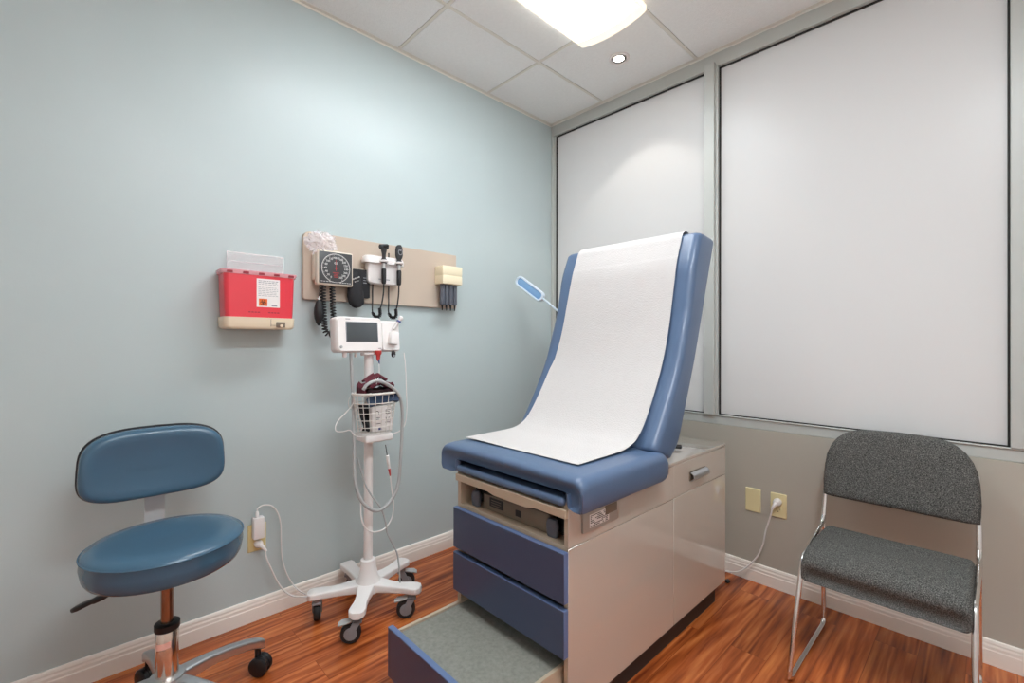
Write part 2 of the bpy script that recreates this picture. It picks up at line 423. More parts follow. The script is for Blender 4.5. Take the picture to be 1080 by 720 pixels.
# body tapers a little to the bottom
bm = BM(); rings = []
for z, a in ((1.262, .006), (1.30, .004), (1.42, 0), (1.436, 0)):
    w, cy = (y1-y0)-2*a, (y0+y1)/2
    rings.append([(.066+p[0], cy+p[1], z) for p in rrect(.108, w, .018)])
loft(bm, rings); obj('body', bm, 'red', t)
bm = BM()
for z0, z1, e in ((1.436, 1.444, .006), (1.444, 1.452, .009)):
    loft(bm, [[(.066+p[0], -1.8865+p[1], z) for p in rrect(.108+e, .259+2*e, .018)] for z in (z0, z1)])
lid = obj('lid', bm, 'pinkclear', t)
for k in range(5):
    cy = -2.004+.056*k; obj('lid_tab', box(BM(), (.122, cy-.004, 1.4385), (.1262, cy+.017, 1.4475), .001, 1), 'darkred', lid)
bm = box(BM(), (.010, -1.985, 1.446), (.013, -1.77, 1.54), .001, 1); box(bm, (.012, -1.985, 1.532), (.022, -1.77, 1.5365), .001, 1); box(bm, (.012, -1.985, 1.497), (.019, -1.77, 1.501), .001, 1)
for y in (-1.985, -1.773): box(bm, (.011, y, 1.446), (.02, y+.003, 1.54))
obj('back_flap', bm, 'clear', t)
bm = BM(); rings = []
for z, a in ((1.222, .012), (1.226, .006), (1.232, .002), (1.268, 0)):
    rings.append([(.066+p[0], -1.8865+p[1], z) for p in rrect(.118-a, .262-2*a, .02)])
loft(bm, rings); box(bm, (.0006, -2.0, 1.228), (.02, -1.775, 1.42), .002, 1); tray = obj('bracket', bm, 'cream', t)
bm = box(BM(), (.124, -1.832, 1.2295), (.1275, -1.797, 1.2515), .002, 2); obj('latch', bm, 'cab_dark', tray)
bm = cyl(BM(), (.126, -1.812, 1.236), (.1305, -1.812, 1.236), .006, n=16); obj('lock', bm, 'cream', tray)
bm = box(BM(), (.1245, -1.852, 1.232), (.1258, -1.8505, 1.262)); box(bm, (.1245, -1.8505, 1.2365), (.1258, -1.832, 1.238)); obj('seam', bm, 'cab_dark', tray)
bm = box(BM(), (.1195, -1.903, 1.310), (.121, -1.817, 1.424), .0003, 1); lb = obj('warning_label', bm, 'paperlabel', t)
bm = BM(); random.seed(2)
for k in range(9):
    z = 1.414-k*.0066-(.006 if k > 2 else 0)
    y = -1.897
    while y < -1.828:
        w = random.uniform(.005, .014); box(bm, (.1208, y, z), (.1213, min(y+w, -1.824), z+(.0028 if k < 2 else .0018))); y += w+.0025
box(bm, (.1208, -1.848, 1.315), (.1213, -1.827, 1.321))
obj('print_line', bm, 'ink', lb)
bm = box(BM(), (.1208, -1.895, 1.315), (.1214, -1.864, 1.344)); sq = obj('hazard_square', bm, 'orange', lb)
bm = BM()
for a in (90, 210, 330):
    cy, cz = -1.8795+.0058*math.cos(math.radians(a)), 1.3290+.0058*math.sin(math.radians(a))
    P = [V((.1216, cy+.0052*math.cos(math.radians(a+40+280*k/18)), cz+.0052*math.sin(math.radians(a+40+280*k/18)))) for k in range(19)]
    # open crescent turned outwards
    P = [V((.1216, cy+.0052*math.cos(math.radians(a+25+310*k/18)), cz+.0052*math.sin(math.radians(a+25+310*k/18)))) for k in range(19)]
    tube(bm, P, .0011, 5)
tube(bm, [V((.1216, -1.8795+.0045*math.cos(2*PI*k/16), 1.329+.0045*math.sin(2*PI*k/16))) for k in range(17)], .0007, 5)
obj('biohazard_mark', bm, 'blackink', sq)
bm = BM()
for y in (-1.932, -1.86): 
    for k in range(4): box(bm, (.1183, y+.011*k, 1.2865), (.1202, y+.011*k+.008, 1.2905))
obj('moulded_print', bm, 'darkred', t)

# ================================================================== left wall: instrument board
bm = BM()
BL, BR, BB, BT = -1.69, -.842, 1.362, 1.668
pts = []
for cy, cz, a0, r in ((BR-.004, BT-.004, 0, .004), (BL+.03, BT-.03, 90, .03), (BL+.012, BB+.012, 180, .012), (BR-.004, BB+.004, 270, .004)):
    for k in range(7):
        a = math.radians(a0+90*k/6); pts.append((.0005, cy+r*math.cos(a), cz+r*math.sin(a)))
prism(bm, pts, (.021, 0, 0), .002, 1)
tag(obj('mounting_board', bm, 'board'), 'long taupe wall board carrying the diagnostic instruments', 'wall board')

# blood pressure gauge
t = thing('blood_pressure_gauge', 'square dial blood pressure gauge with black face, coiled tube and squeeze bulb', 'blood pressure gauge', (.022, -1.57, 1.43))
bm = box(BM(), (.0225, -1.655, 1.45), (.05, -1.54, 1.566), .004, 2); obj('wall_bracket', bm, 'case_cream', t)
bm = box(BM(), (.046, -1.652, 1.426), (.086, -1.487, 1.583), .008, 3); cs = obj('case', bm, 'case_cream', t)
bm = box(BM(), (.0855, -1.645, 1.434), (.0885, -1.494, 1.576), .002, 2); dl = obj('dial', bm, 'dial', t)
cy, cz = -1.5695, 1.505
bm = BM(); tube(bm, [V((.0888, cy+.0645*math.cos(2*PI*k/48), cz+.0645*math.sin(2*PI*k/48))) for k in range(49)], .0012, 5); 
for k in range(61):
    a = math.radians(-62+304*k/60); u = V((0, math.cos(a), math.sin(a))); w = V((0, -math.sin(a), math.cos(a)))
    p = V((.0887, cy, cz)); L0 = .0555 if k % 4 == 0 else .0595
    q = [p+u*L0-w*.0005, p+u*.0635-w*.0005, p+u*.0635+w*.0005, p+u*L0+w*.0005]; prism(bm, q, (.0006, 0, 0))
obj('scale_ring', bm, 'numeral', dl)
bm = BM()
for k in range(16):
    a = math.radians(242-304*k/15)
    merge(bm, text_bm(str(20*k), .0125, wallmx(.089, cy+.047*math.cos(a), cz+.047*math.sin(a)), .0004))
obj('numeral', bm, 'numeral', dl)
bm = BM()
for k, w in enumerate((.016, .02, .013)): box(bm, (.0887, cy-w/2, cz+.026-k*.004), (.0891, cy+w/2, cz+.0275-k*.004))
for k in range(5): box(bm, (.0887, -1.638+.012*k, 1.4415), (.0891, -1.629+.012*k, 1.4435))
for k in range(5): box(bm, (.0887, -1.552+.011*k, 1.4395), (.0891, -1.544+.011*k, 1.442))
obj('print_line', bm, 'numeral', dl)
bm = BM()
for k, w in enumerate((.03, .018, .022, .018)): box(bm, (.0887, cy-w/2, cz-.022-k*.0065), (.0891, cy+w/2, cz-.0195-k*.0065))
obj('red_print', bm, 'redink', dl)
bm = BM(); prism(bm, [(.0893, cy-.0012, cz-.012), (.0893, cy+.0012, cz-.012), (.0893, cy+.0006, cz+.04), (.0893, cy-.0006, cz+.04)], (.0006, 0, 0)); cyl(bm, (.0889, cy, cz), (.0903, cy, cz), .004, n=14)
obj('needle', bm, 'redink', dl)
# coiled tube: two hanging coils joined by a U at the bottom
def coil(path, R_, r, turns, n):
    path = [V(p) for p in path]; P = []
    seg = [(path[i+1]-path[i]).length for i in range(len(path)-1)]; tot = sum(seg)
    for k in range(n+1):
        s = tot*k/n; i = 0
        while i < len(seg)-1 and s > seg[i]: s -= seg[i]; i += 1
        p = path[i].lerp(path[i+1], s/seg[i]); tdir = (path[i+1]-path[i]).normalized()
        u = V((1, 0, 0)); w = tdir.cross(u).normalized(); a = 2*PI*turns*k/n
        P.append(p+u*R_*math.cos(a)+w*R_*math.sin(a))
    return P
ua = [(.066, -1.618, 1.428), (.066, -1.617, 1.34), (.066, -1.612, 1.25)]
ub = [(.066, -1.608, 1.222), (.066, -1.597, 1.205), (.066, -1.583, 1.206), (.066, -1.574, 1.222)]
uc = [(.066, -1.570, 1.25), (.066, -1.574, 1.34), (.066, -1.577, 1.428)]
path = catmull(ua+ub+uc, 10)
bm = BM(); tube(bm, coil(path, .0105, .0034, 36, 36*10), .0036, 5)
obj('coiled_tube', bm, 'rubber', t)
bm = BM(); tube(bm, [(.07, -1.634, 1.428), (.07, -1.635, 1.395), (.07, -1.638, 1.368)], .003, 8); 
obj('bulb_tube', bm, 'rubber', t)
bm = BM(); lathe(bm, [(.004, .055), (.006, .052), (.013, .04), (.0195, .015), (.021, -.008), (.0185, -.03), (.012, -.05), (.006, -.06), (.003, -.064)], (.07, -1.639, 1.307), n=20)
bu = obj('squeeze_bulb', bm, 'rubber', t)
bm = cyl(BM(), (.07, -1.639, 1.358), (.07, -1.6385, 1.374), .0055, n=12); box(bm, (.066, -1.648, 1.362), (.074, -1.639, 1.368)); obj('release_valve', bm, 'chrome', bu)

# black cuff hanging beside the gauge
t = thing('blood_pressure_cuff', 'black rolled arm cuff hanging on the board right of the square gauge', 'blood pressure cuff', (.03, -1.45, 1.343))
bm = box(BM(), (.0225, -1.47, 1.385), (.05, -1.385, 1.52), .003, 2); fl = obj('cuff_holder', bm, 'cloth_black', t)
bm = BM(); rings = []
for z, a, bth, cy in ((1.338, .006, .006, -1.459), (1.340, .026, .018, -1.459), (1.35, .037, .024, -1.460), (1.38, .040, .027, -1.464), (1.42, .036, .026, -1.466), (1.45, .030, .022, -1.466), (1.475, .024, .016, -1.466), (1.492, .017, .010, -1.467), (1.50, .008, .005, -1.467)):
    rings.append([(.062+bth*math.sin(2*PI*k/24), cy+a*math.cos(2*PI*k/24), z+.006*math.cos(4*PI*k/24)) for k in range(24)])
loft(bm, rings); rl = obj('rolled_cuff', bm, 'cloth_black', t)
bm = BM(); 
for k in range(4): box(bm, (.0765, -1.486+.009*k, 1.4625+.004*k), (.0852, -1.481+.009*k, 1.468+.004*k), .001, 1)
for k in range(3): box(bm, (.0815, -1.479+.008*k, 1.451+.003*k), (.0872, -1.475+.008*k, 1.455+.003*k), .001, 1)
obj('cuff_print', bm, 'numeral', rl)
bm = BM()
for k in range(3): box(bm, (.0495, -1.42, 1.455+.012*k), (.0505, -1.402, 1.458+.012*k))
obj('holder_print', bm, 'ink', fl)

# crumpled clear bag over the board's left end
bm = BM(); bmesh.ops.create_icosphere(bm, subdivisions=4, radius=1)
for v in bm.verts:
    d = v.co.copy(); n_ = noise.noise(d*2.3)*.32+noise.noise(d*5.1)*.22+noise.noise(d*11)*.1
    s = .92+n_
    v.co = V((.065+.038*d.x*s, -1.628+.068*d.y*s, 1.617+.052*d.z*s))
tag(obj('plastic_bag', bm, 'bagfilm', smooth=False), 'crumpled clear plastic bag tucked behind the square gauge', 'plastic bag')

# diagnostic handles on their white cradle unit
t = thing('instrument_charger', 'white two-cradle wall charger unit holding black scopes', 'wall charger', (.022, -1.31, 1.46))
bm = BM(); rings = []
for x, s in ((.0225, .97), (.05, 1), (.062, .98), (.068, .9)):
    rings.append([(x, -1.318+p[0]*s, 1.512+p[1]*s) for p in rrect(.17, .115, .022)])
loft(bm, rings); obj('body', bm, 'white_plastic', t)
bm = BM(); rings = []
for z, s in ((1.556, 1), (1.572, 1.02), (1.586, .96), (1.59, .9)):
    rings.append([(.054+p[0]*s, -1.318+p[1]*s, z) for p in rrect(.064, .215, .026)])
loft(bm, rings); obj('top_shelf', bm, 'white_plastic', t)
for cy in (-1.334, -1.251):
    bm = BM(); tube(bm, [V((.092+.017*math.cos(math.radians(a)), cy+.017*math.sin(math.radians(a)), 1.566)) for a in range(-140, 141, 20)], .006, 8); obj('cradle', bm, 'white_plastic', t)
bm = box(BM(), (.068, -1.35, 1.478), (.0693, -1.29, 1.482)); obj('print_line', bm, 'ink', t)
bm = cyl(BM(), (.05, -1.285, 1.588), (.05, -1.285, 1.618), .0035, n=10); obj('dimmer_pin', bm, 'black', t)

def scope(name, label, cy, head, cat, sway):
    t = thing(name, label, cat, (.092, cy, 1.44))
    bm = lathe(BM(), [(.008, 1.455), (.0105, 1.46), (.0115, 1.47), (.0115, 1.525), (.0095, 1.53)], (.092, cy, 0), n=18); obj('handle', bm, 'black', t)
    bm = lathe(BM(), [(.0085, 1.528), (.009, 1.532), (.009, 1.552), (.0085, 1.556)], (.092, cy, 0), n=18); obj('handle_sleeve', bm, 'steel', t)
    bm = lathe(BM(), [(.0135, 1.556), (.014, 1.558), (.014, 1.576), (.010, 1.58), (.0095, 1.585)], (.092, cy, 0), n=18); obj('collar', bm, 'dark_plastic', t)
    if head == 'otoscope':
        bm = BM(); lathe(bm, [(.009, 1.582), (.0095, 1.60), (.013, 1.615), (.015, 1.63), (.013, 1.642), (.006, 1.648)], (.092, cy, 0), n=18)
        cyl(bm, (.092, cy-.022, 1.634), (.092, cy+.02, 1.640), .0125, .0135, n=18, bev=.002)
        h = obj('head', bm, 'dark_plastic', t)
        bm = lathe(BM(), [(.0115, 0), (.0085, .012), (.005, .028), (.0035, .032)], (.098, cy+.0, 1.636), (1, 0.1, .05), n=16); obj('specula_tip', bm, 'black', h)
    else:
        bm = BM(); rings = []
        for z, w in ((1.583, .009), (1.592, .016), (1.605, .0205), (1.63, .0205), (1.648, .017), (1.656, .009)):
            rings.append([(.092+.013*math.sin(2*PI*k/18), cy+w*math.cos(2*PI*k/18), z) for k in range(18)])
        loft(bm, rings); h = obj('head', bm, 'dark_plastic', t)
        bm = BM(); tube(bm, [V((.1052, cy+.0105*math.cos(2*PI*k/20), 1.62+.014*math.sin(2*PI*k/20))) for k in range(21)], .0018, 6); cyl(bm, (.1045, cy, 1.628), (.1063, cy, 1.628), .004, n=10); obj('lens_ring', bm, 'grey_plastic', h)
    bm = BM(); e = sway
    tube(bm, [(.092, cy, 1.458), (.092, cy-.002, 1.41), (.094, cy+e*.5, 1.36), (.094, cy+e, 1.325), (.09, cy+e+.004, 1.302), (.082, cy+e-.004, 1.292), (.07, cy+e-.018, 1.297), (.06, cy+e-.022, 1.325), (.05, cy+e-.016, 1.37), (.042, cy+e-.012, 1.42), (.04, cy+e-.010, 1.462)], .0036, 8, smooth=5)
    c = obj('cord', bm, 'black', t)
    bm = BM(); P = [V((.094, cy+e, 1.335)), V((.09, cy+e+.004, 1.302)), V((.082, cy+e-.004, 1.292)), V((.072, cy+e-.016, 1.296)), V((.064, cy+e-.021, 1.315))]
    tube(bm, coil(catmull(P, 6), .0065, .003, 13, 130), .003, 5); obj('cord_coil', bm, 'black', c)
    return t
scope('otoscope', 'black otoscope with a wide round head in the left cradle', -1.334, 'otoscope', 'otoscope', -.022)
scope('ophthalmoscope', 'black ophthalmoscope with a narrow upright head in the right cradle', -1.251, 'oph', 'ophthalmoscope', -.018)

# ear specula dispenser
t = thing('specula_dispenser', 'cream and grey ear tip dispenser at the right end of the board', 'dispenser', (.022, -.92, 1.345))
bm = box(BM(), (.0212, -.990, 1.489), (.1, -.858, 1.535), .004, 2); box(bm, (.0225, -.990, 1.539), (.1, -.858, 1.588), .004, 2); box(bm, (.0225, -.988, 1.52), (.0975, -.860, 1.56)); obj('housing', bm, 'spec_cream', t)
for k in range(4):
    cy = -.972+.028*k
    bm = lathe(BM(), [(.0125, 1.489), (.0135, 1.485), (.0135, 1.385), (.0125, 1.378), (.008, 1.376)], (.068, cy, 0), n=18); tb = obj('tube', bm, 'tube_grey', t)
    bm = lathe(BM(), [(.006, 1.377), (.0055, 1.372), (.0025, 1.346), (.0015, 1.345)], (.068, cy, 0), n=12); obj('ear_tip', bm, 'black', tb)

# ================================================================== vital signs stand
SX, SY = .27, -1.50
t = thing('rolling_stand', 'white five-leg rolling pole stand with wire basket, by the blue wall', 'rolling stand', (SX, SY, 0))
bm = lathe(BM(), [(.062, .098), (.064, .108), (.056, .130), (.042, .152), (.034, .19), (.031, .226), (.027, .228)], (SX, SY, 0), n=28)
hub = obj('hub', bm, 'white_plastic', t)
bm = lathe(BM(), [(.019, .2), (.019, 1.21), (.012, 1.212)], (SX, SY, 0), n=24); obj('pole', bm, 'white_plastic', t)
proto = None
for k in range(5):
    a = math.radians(35+72*k); d = V((math.cos(a), math.sin(a), 0)); s = V((-d.y, d.x, 0)); c = V((SX, SY, 0))
    bm = BM(); rings = []
    for q, w, zt, th in ((.02, .074, .138, .04), (.07, .064, .134, .034), (.11, .054, .131, .030), (.15, .052, .131, .028), (.19, .060, .134, .027), (.215, .066, .134, .026), (.232, .058, .133, .026), (.242, .030, .130, .025)):
        rings.append([c+d*q+s*p[0]+V((0, 0, zt-th/2+p[1])) for p in rrect(w, th, .006, 4)])
    loft(bm, rings); obj('leg', bm, 'white_plastic', t)
    # swivel caster
    e = c+d*.205
    cs = bpy.data.objects.new('caster', None)
    ca = math.radians((240, 60, 60, 154, 240)[k])
    f_ = V((math.cos(ca), math.sin(ca), 0)); g_ = V((-f_.y, f_.x, 0))
    bm = cyl(BM(), e+V((0, 0, .082)), e+V((0, 0, .106)), .015, n=16)
    w = e+f_*.026+V((0, 0, .039))
    for sg in (-1, 1):
        P = [e+g_*.019*sg+V((0, 0, .088))-f_*.015, e+g_*.019*sg+V((0, 0, .088))+f_*.017, w+g_*.019*sg+f_*.012+V((0, 0, .004)), w+g_*.019*sg+f_*.002-V((0, 0, .012)), w+g_*.019*sg-f_*.012+V((0, 0, .0))]
        prism(bm, P, g_*.004*(-sg), .0008, 1)
    box(bm, (-.016, -.019, .078), (.018, .019, .09), .003, 1, Matrix.Translation(e) @ Matrix.Rotation(ca, 4, 'Z'))
    fork = obj('caster_fork', bm, 'grey_plastic', t)
    bm = lathe(BM(), [(.024, -.013), (.035, -.013), (.039, -.008), (.039, .008), (.035, .013), (.024, .013)], w, g_, n=28); wh = obj('wheel', bm, 'rubber', fork)
    bm = lathe(BM(), [(.0, -.0145), (.024, -.0145), (.026, -.012), (.026, .012), (.024, .0145), (0, .0145)], w, g_, n=20); obj('wheel_hub', bm, 'grey_plastic', fork)
    if k in (0, 4, 1):
        bm = BM(); mx = Matrix.Translation(e+V((0, 0, 0))) @ Matrix.Rotation(ca, 4, 'Z')
        prism(bm, [mx @ V(p) for p in ((.02, -.016, .084), (.02, .016, .084), (.062, .02, .078), (.074, .012, .072), (.074, -.012, .072), (.062, -.02, .078))], V((0, 0, .006)), .002, 1)
        obj('brake_pedal', bm, 'cable_grey', fork)

# wire basket on the pole's front
bm = BM(); BX, BY = SX+.062, SY
def bring(z, a, b_, r, n=28): return [V((BX+a*math.cos(2*PI*k/n), BY+b_*math.sin(2*PI*k/n), z)) for k in range(n+1)]
lev = [(.955, .066, .098, .0055), (.915, .061, .089, .0022), (.90, .060, .087, .0016), (.875, .058, .084, .0016), (.845, .055, .08, .0016), (.815, .052, .076, .0016), (.79, .05, .072, .002)]
for z, a, b_, r in lev: tube(bm, bring(z, a, b_, r), r, 6)
for k in range(20):
    ph = 2*PI*k/20
    tube(bm, [V((BX+.065*math.cos(ph), BY+.097*math.sin(ph), .955)), V((BX+.05*math.cos(ph), BY+.072*math.sin(ph), .79))], .0014, 5)
for q in (-.05, -.025, 0, .025, .05):
    tube(bm, [V((BX+q*.9, BY-.07*math.sqrt(1-(q/.055)**2*.8), .79)), V((BX+q*.9, BY+.07*math.sqrt(1-(q/.055)**2*.8), .79))], .0014, 5)
bk = obj('wire_basket', bm, 'wire', t)
bm = BM(); box(bm, (SX-.024, SY-.062, .752), (SX+.105, SY+.062, .784), .008, 3); box(bm, (SX-.024, SY-.028, .74), (SX+.028, SY+.028, .80), .006, 2)
obj('basket_bracket', bm, 'white_plastic', t)
bm = BM(); 
P = [at(u, v, 'x', SX-.01) for u, v in ((374, 417), (369, 419), (367.5, 425), (369, 430), (373, 429), (375, 422))]
tube(bm, P, .0016, 6, smooth=5); obj('cable_hook', bm, 'wire', bk)

# monitor
MZ = 1.20
t = thing('vital_signs_monitor', 'white vital signs monitor with dark screen on top of the pole stand', 'monitor', (SX, SY, 1.125))
mrot = Matrix.Translation((SX+.012, SY-.012, MZ)) @ Matrix.Rotation(math.radians(6), 4, 'Z') @ Matrix.Rotation(math.radians(-5), 4, 'Y')
def ML(pts): return [mrot @ V(p) for p in pts]
bm = BM(); rings = []
for x, s, r in ((-.03, .92, .012), (-.02, .99, .016), (.012, 1, .018), (.026, .985, .018), (.032, .93, .016)):
    rings.append(ML([(x, -.052+p[0]*s, p[1]*s) for p in rrect(.215, .148, r)]))
loft(bm, rings); hs = obj('housing', bm, 'white_plastic', t)
bm = BM(); rings = []
for x, s, r in ((-.03, .92, .01), (-.02, .99, .012), (.004, 1, .014), (.018, .98, .014), (.024, .9, .012)):
    rings.append(ML([(x, .104+p[0]*s, -.004+p[1]*s) for p in rrect(.095, .138, r)]))
loft(bm, rings); md = obj('side_module', bm, 'white_plastic', t)
bm = BM(); box(bm, (.0305, -.116, -.030), (.0345, .029, .050), .002, 2, mrot); sc = obj('screen', bm, 'screen', t)
bm = BM()
box(bm, (.0312, -.119, -.033), (.0332, .032, .053), .002, 2, mrot); obj('bezel', bm, 'grey_plastic', t)
bm = BM(); lathe(bm, [(.006, 0), (.006, .003), (.004, .004)], mrot @ V((.031, -.142, -.052)), (mrot.to_3x3() @ V((1, 0, 0))), n=14); obj('power_button', bm, 'cable_grey', t)
bm = BM(); box(bm, (.0315, -.118, .0615), (.0325, -.098, .0645), 0, 1, mrot); box(bm, (.0315, .03, -.062), (.0325, .045, -.058), 0, 1, mrot); obj('print_line', bm, 'ink', t)
# thermometer well and probe
bm = BM(); box(bm, (.018, .088, -.022), (.05, .128, .036), .006, 2, mrot @ Matrix.Rotation(math.radians(-12), 4, 'X')); w_ = obj('thermometer_well', bm, 'white_plastic', t)
bm = BM(); tube(bm, ML([(.036, .108, .025), (.044, .124, .05), (.05, .136, .068)]), lambda q: .008-.001*q, 10); 
lathe(bm, [(.0085, 0), (.0105, .004), (.0105, .014), (.007, .018)], mrot @ V((.05, .135, .066)), mrot.to_3x3() @ V((.15, .45, .8)), n=14)
tp = obj('thermometer_probe', bm, 'white_plastic', t)
bm = BM(); lathe(bm, [(.0105, 0), (.0108, .006), (.0104, .008)], mrot @ V((.047, .129, .055)), mrot.to_3x3() @ V((.15, .45, .8)), n=14); obj('probe_button', bm, 'blue_small', tp)
bm = BM(); box(bm, (-.02, -.03, -.088), (.018, .03, -.070), .006, 2, mrot); obj('mount', bm, 'white_plastic', t)
bm = BM(); lathe(bm, [(.009, 0), (.009, -.018), (.006, -.022)], mrot @ V((0, -.11, -.072)), n=14); obj('hose_port', bm, 'white_plastic', t); bm = BM(); lathe(bm, [(.006, 0), (.006, -.018), (.004, -.022)], mrot @ V((.0, -.06, -.072)), n=14); obj('hose_port', bm, 'white_plastic', t)

# cables of the monitor: each a thing of its own
def cable(pts, r, m, x=.33, smooth=6):
    P = [at(u, v, 'x', x+(q[0] if q else 0)) for u, v, *q in pts]
    bm = BM(); tube(bm, P, r, 8, smooth=smooth)
    return bm, P
bm, P = cable([(370, 372, -.035), (371, 395, -.03), (372.5, 430, -.03), (373.5, 470, 0), (374, 500, .01), (378, 522, .02), (388, 535, .03), (400, 538, .03), (413, 527, .03), (420, 510, .03), (422.5, 485, .03), (424, 455, .03), (424, 430, .04), (420, 415, .05), (410, 406, .06), (398, 401.5, .07), (388, 405, .07), (383, 411, .06)], .0072, 'cable_grey')
tag(obj('pressure_hose', bm, 'cable_grey'), 'thick grey hose looping from the monitor down and up into the wire basket', 'hose')
bm, P = cable([(377, 482, -.02), (381, 497, .0), (386, 512, .01), (393, 524, .02), (402, 536, .025), (406.5, 550, .03), (408.5, 562, .03), (414, 573, .04), (419, 584, .05), (421, 600, .06), (422, 614, .06)], .0036, 'cable_white')
tag(obj('power_cable', bm, 'cable_grey'), 'light grey cord hanging down the pole to the stand base', 'cord')
t = thing('sensor_cable', 'thin white sensor cable with grey and red plug looped around the pole', 'cable', at(404, 560, 'x', .36))
bm, P = cable([(411.5, 501, .03), (413, 515, .03), (415, 530, .03), (413.5, 545, .03), (406, 557, .03), (394, 561, .03), (385, 556, .03), (381, 545, .02), (380.5, 530, .0)], .003, 'cable_white'); obj('cable', bm, 'cable_white', t)
a_, b_ = at(408.5, 480, 'x', .36), at(410.5, 494, 'x', .36); bm = cyl(BM(), a_, b_, .0075, .006, n=12, bev=.002); pl = obj('plug', bm, 'cable_white', t)
bm = cyl(BM(), b_, at(411.6, 502, 'x', .36), .0055, .0028, n=12, bev=.001); obj('strain_relief', bm, 'red_plastic', pl)
bm = BM(); tube(bm, [at(408.5, 481, 'x', .36), at(407.5, 474, 'x', .36), at(406.6, 469, 'x', .35)], .0022, 7, smooth=4); obj('lead', bm, 'dark_plastic', pl)
bm, P = cable([(426, 372, -.03), (427.5, 385, -.02), (428.5, 410, -.01), (429, 432, 0), (427, 447, 0), (422, 454, .0), (415, 457, 0), (409, 459, -.01)], .0028, 'cable_white')
tag(obj('probe_cable', bm, 'cable_white'), 'thin white cable hanging from the right end of the monitor', 'cable')
bm, P = cable([(374, 421, .0), (371.5, 427, -.01), (365, 435, -.02), (358, 442, -.02), (354, 449, -.02), (355, 454.5, -.02), (362, 455, -.02), (369, 453.5, -.01), (373, 458, .0), (380, 461, .02), (388, 459, .045)], .0024, 'cable_white')
tag(obj('thermometer_cable', bm, 'cable_white'), 'thin pale cable looping out left of the wire basket', 'cable')
bm, P = cable([(399.8, 383, .0), (400, 392, .01), (399, 399, .04), (397, 405, .05)], .0016, 'cable_white')
pp = bm
t = thing('oximeter_connector', 'red plastic connector under the monitor with thin white lead', 'connector', at(399, 382, 'x', .33))
obj('lead', pp, 'cable_white', t)
bm = BM(); a_ = at(399, 369.5, 'x', .32); lathe(bm, [(.015, 0), (.015, -.014), (.010, -.02), (.009, -.034), (.004, -.046)], a_, n=14, sx=.7); obj('shell', bm, 'red_plastic', t)
bm = cyl(BM(), at(399.6, 379, 'x', .325), at(400, 384, 'x', .325), .0032, n=8); obj('tip', bm, 'blue_small', t)
t = thing('probe_clip', 'black clip hanging below the right side of the monitor', 'clip', at(415.5, 377, 'x', .3))
bm = BM(); lathe(bm, [(.003, 0), (.009, -.006), (.0105, -.018), (.008, -.028), (.003, -.031)], at(415, 369.5, 'x', .3), n=14); obj('clip_body', bm, 'black', t)
bm = BM(); lathe(bm, [(.0, 0), (.005, 0), (.005, .003), (0, .003)], at(415.6, 375, 'x', .312), (1, -.3, 0), n=12); obj('button', bm, 'grey_plastic', t)

# things in the basket
t = thing('maroon_cuff', 'folded maroon blood pressure cuff on top in the wire basket', 'blood pressure cuff', (BX, BY, .93))
random.seed(7); 
def cloth_roll(P, w, th, fold):
    rows = []
    for i, (y, z) in enumerate(P):
        rows.append([(BX-w/2+w*k/8+.006*math.sin(i*1.3+k*.5), y+.003*math.sin(k*1.1+i), z+.004*math.sin(k*.9+i*fold)) for k in range(9)])
    bm = BM(); ribbon(bm, rows, th); return bm
bm = cloth_roll([(BY-.066, .95), (BY-.070, .985), (BY-.058, 1.0), (BY-.035, .985), (BY-.012, .998), (BY+.01, 1.012), (BY+.03, .99), (BY+.055, 1.0), (BY+.066, .985), (BY+.064, .95)], .085, .006, .8); obj('outer_fold', bm, 'maroon', t)
bm = cloth_roll([(BY-.045, 1.005), (BY-.02, 1.022), (BY+.004, 1.036), (BY+.022, 1.026), (BY+.036, 1.014)], .075, .008, 1.4); obj('top_fold', bm, 'maroon', t)
bm = cloth_roll([(BY-.05, .975), (BY-.03, .968), (BY, .972), (BY+.03, .968), (BY+.05, .975)], .09, .012, 2); obj('lining', bm, 'maroon_dark', t)
bm = BM(); rows = []
for i, (y, z) in enumerate([(BY-.052, .925), (BY-.02, .932), (BY+.02, .938), (BY+.05, .94), (BY+.083, .938)]): rows.append([(BX+.035+.02*k/5, y, z+.016-.034*k/5) for k in range(6)])
ribbon(bm, rows, .02); tag(obj('navy_cuff', bm, 'navy'), 'navy blue cuff lying in the wire basket beneath the maroon cuff', 'blood pressure cuff')
bm = BM(); rows = []
for i in range(8):
    rows.append([(BX+.0+.035*math.sin(k*.8+i*.4)*.6, BY-.060+.006*i, .80+.105*k/6) for k in range(7)])
ribbon(bm, rows, .012); tag(obj('black_cuff', bm, 'cloth_black'), 'black folded cuff standing at the left inside the wire basket', 'blood pressure cuff')
t = thing('supply_pouch', 'white printed pouch standing in the wire basket', 'pouch', (BX+.03, BY+.018, .795))
bm = box(BM(), (BX+.018, BY-.035, .795), (BX+.04, BY+.058, .905), .004, 2); obj('pouch', bm, 'paperlabel', t)
bm = BM(); X_ = BX+.0403
tube(bm, [V((X_, BY-.012+.008*math.cos(math.radians(a)), .872+.01*math.sin(math.radians(a)))) for a in range(-20, 201, 20)], .0012, 5)
tube(bm, [V((X_, BY+.035+.007*math.cos(math.radians(a)), .85+.008*math.sin(math.radians(a)))) for a in range(160, 381, 20)], .0012, 5)
for k, (y, z, w) in enumerate(((BY-.02, .852, .02), (BY-.02, .846, .016), (BY+.026, .882, .022), (BY+.026, .875, .018), (BY+.026, .868, .022), (BY-.02, .828, .024), (BY+.026, .83, .02))): box(bm, (X_-.001, y, z), (X_+.0006, y+w, z+.002))
obj('print_line', bm, 'blackink', t)
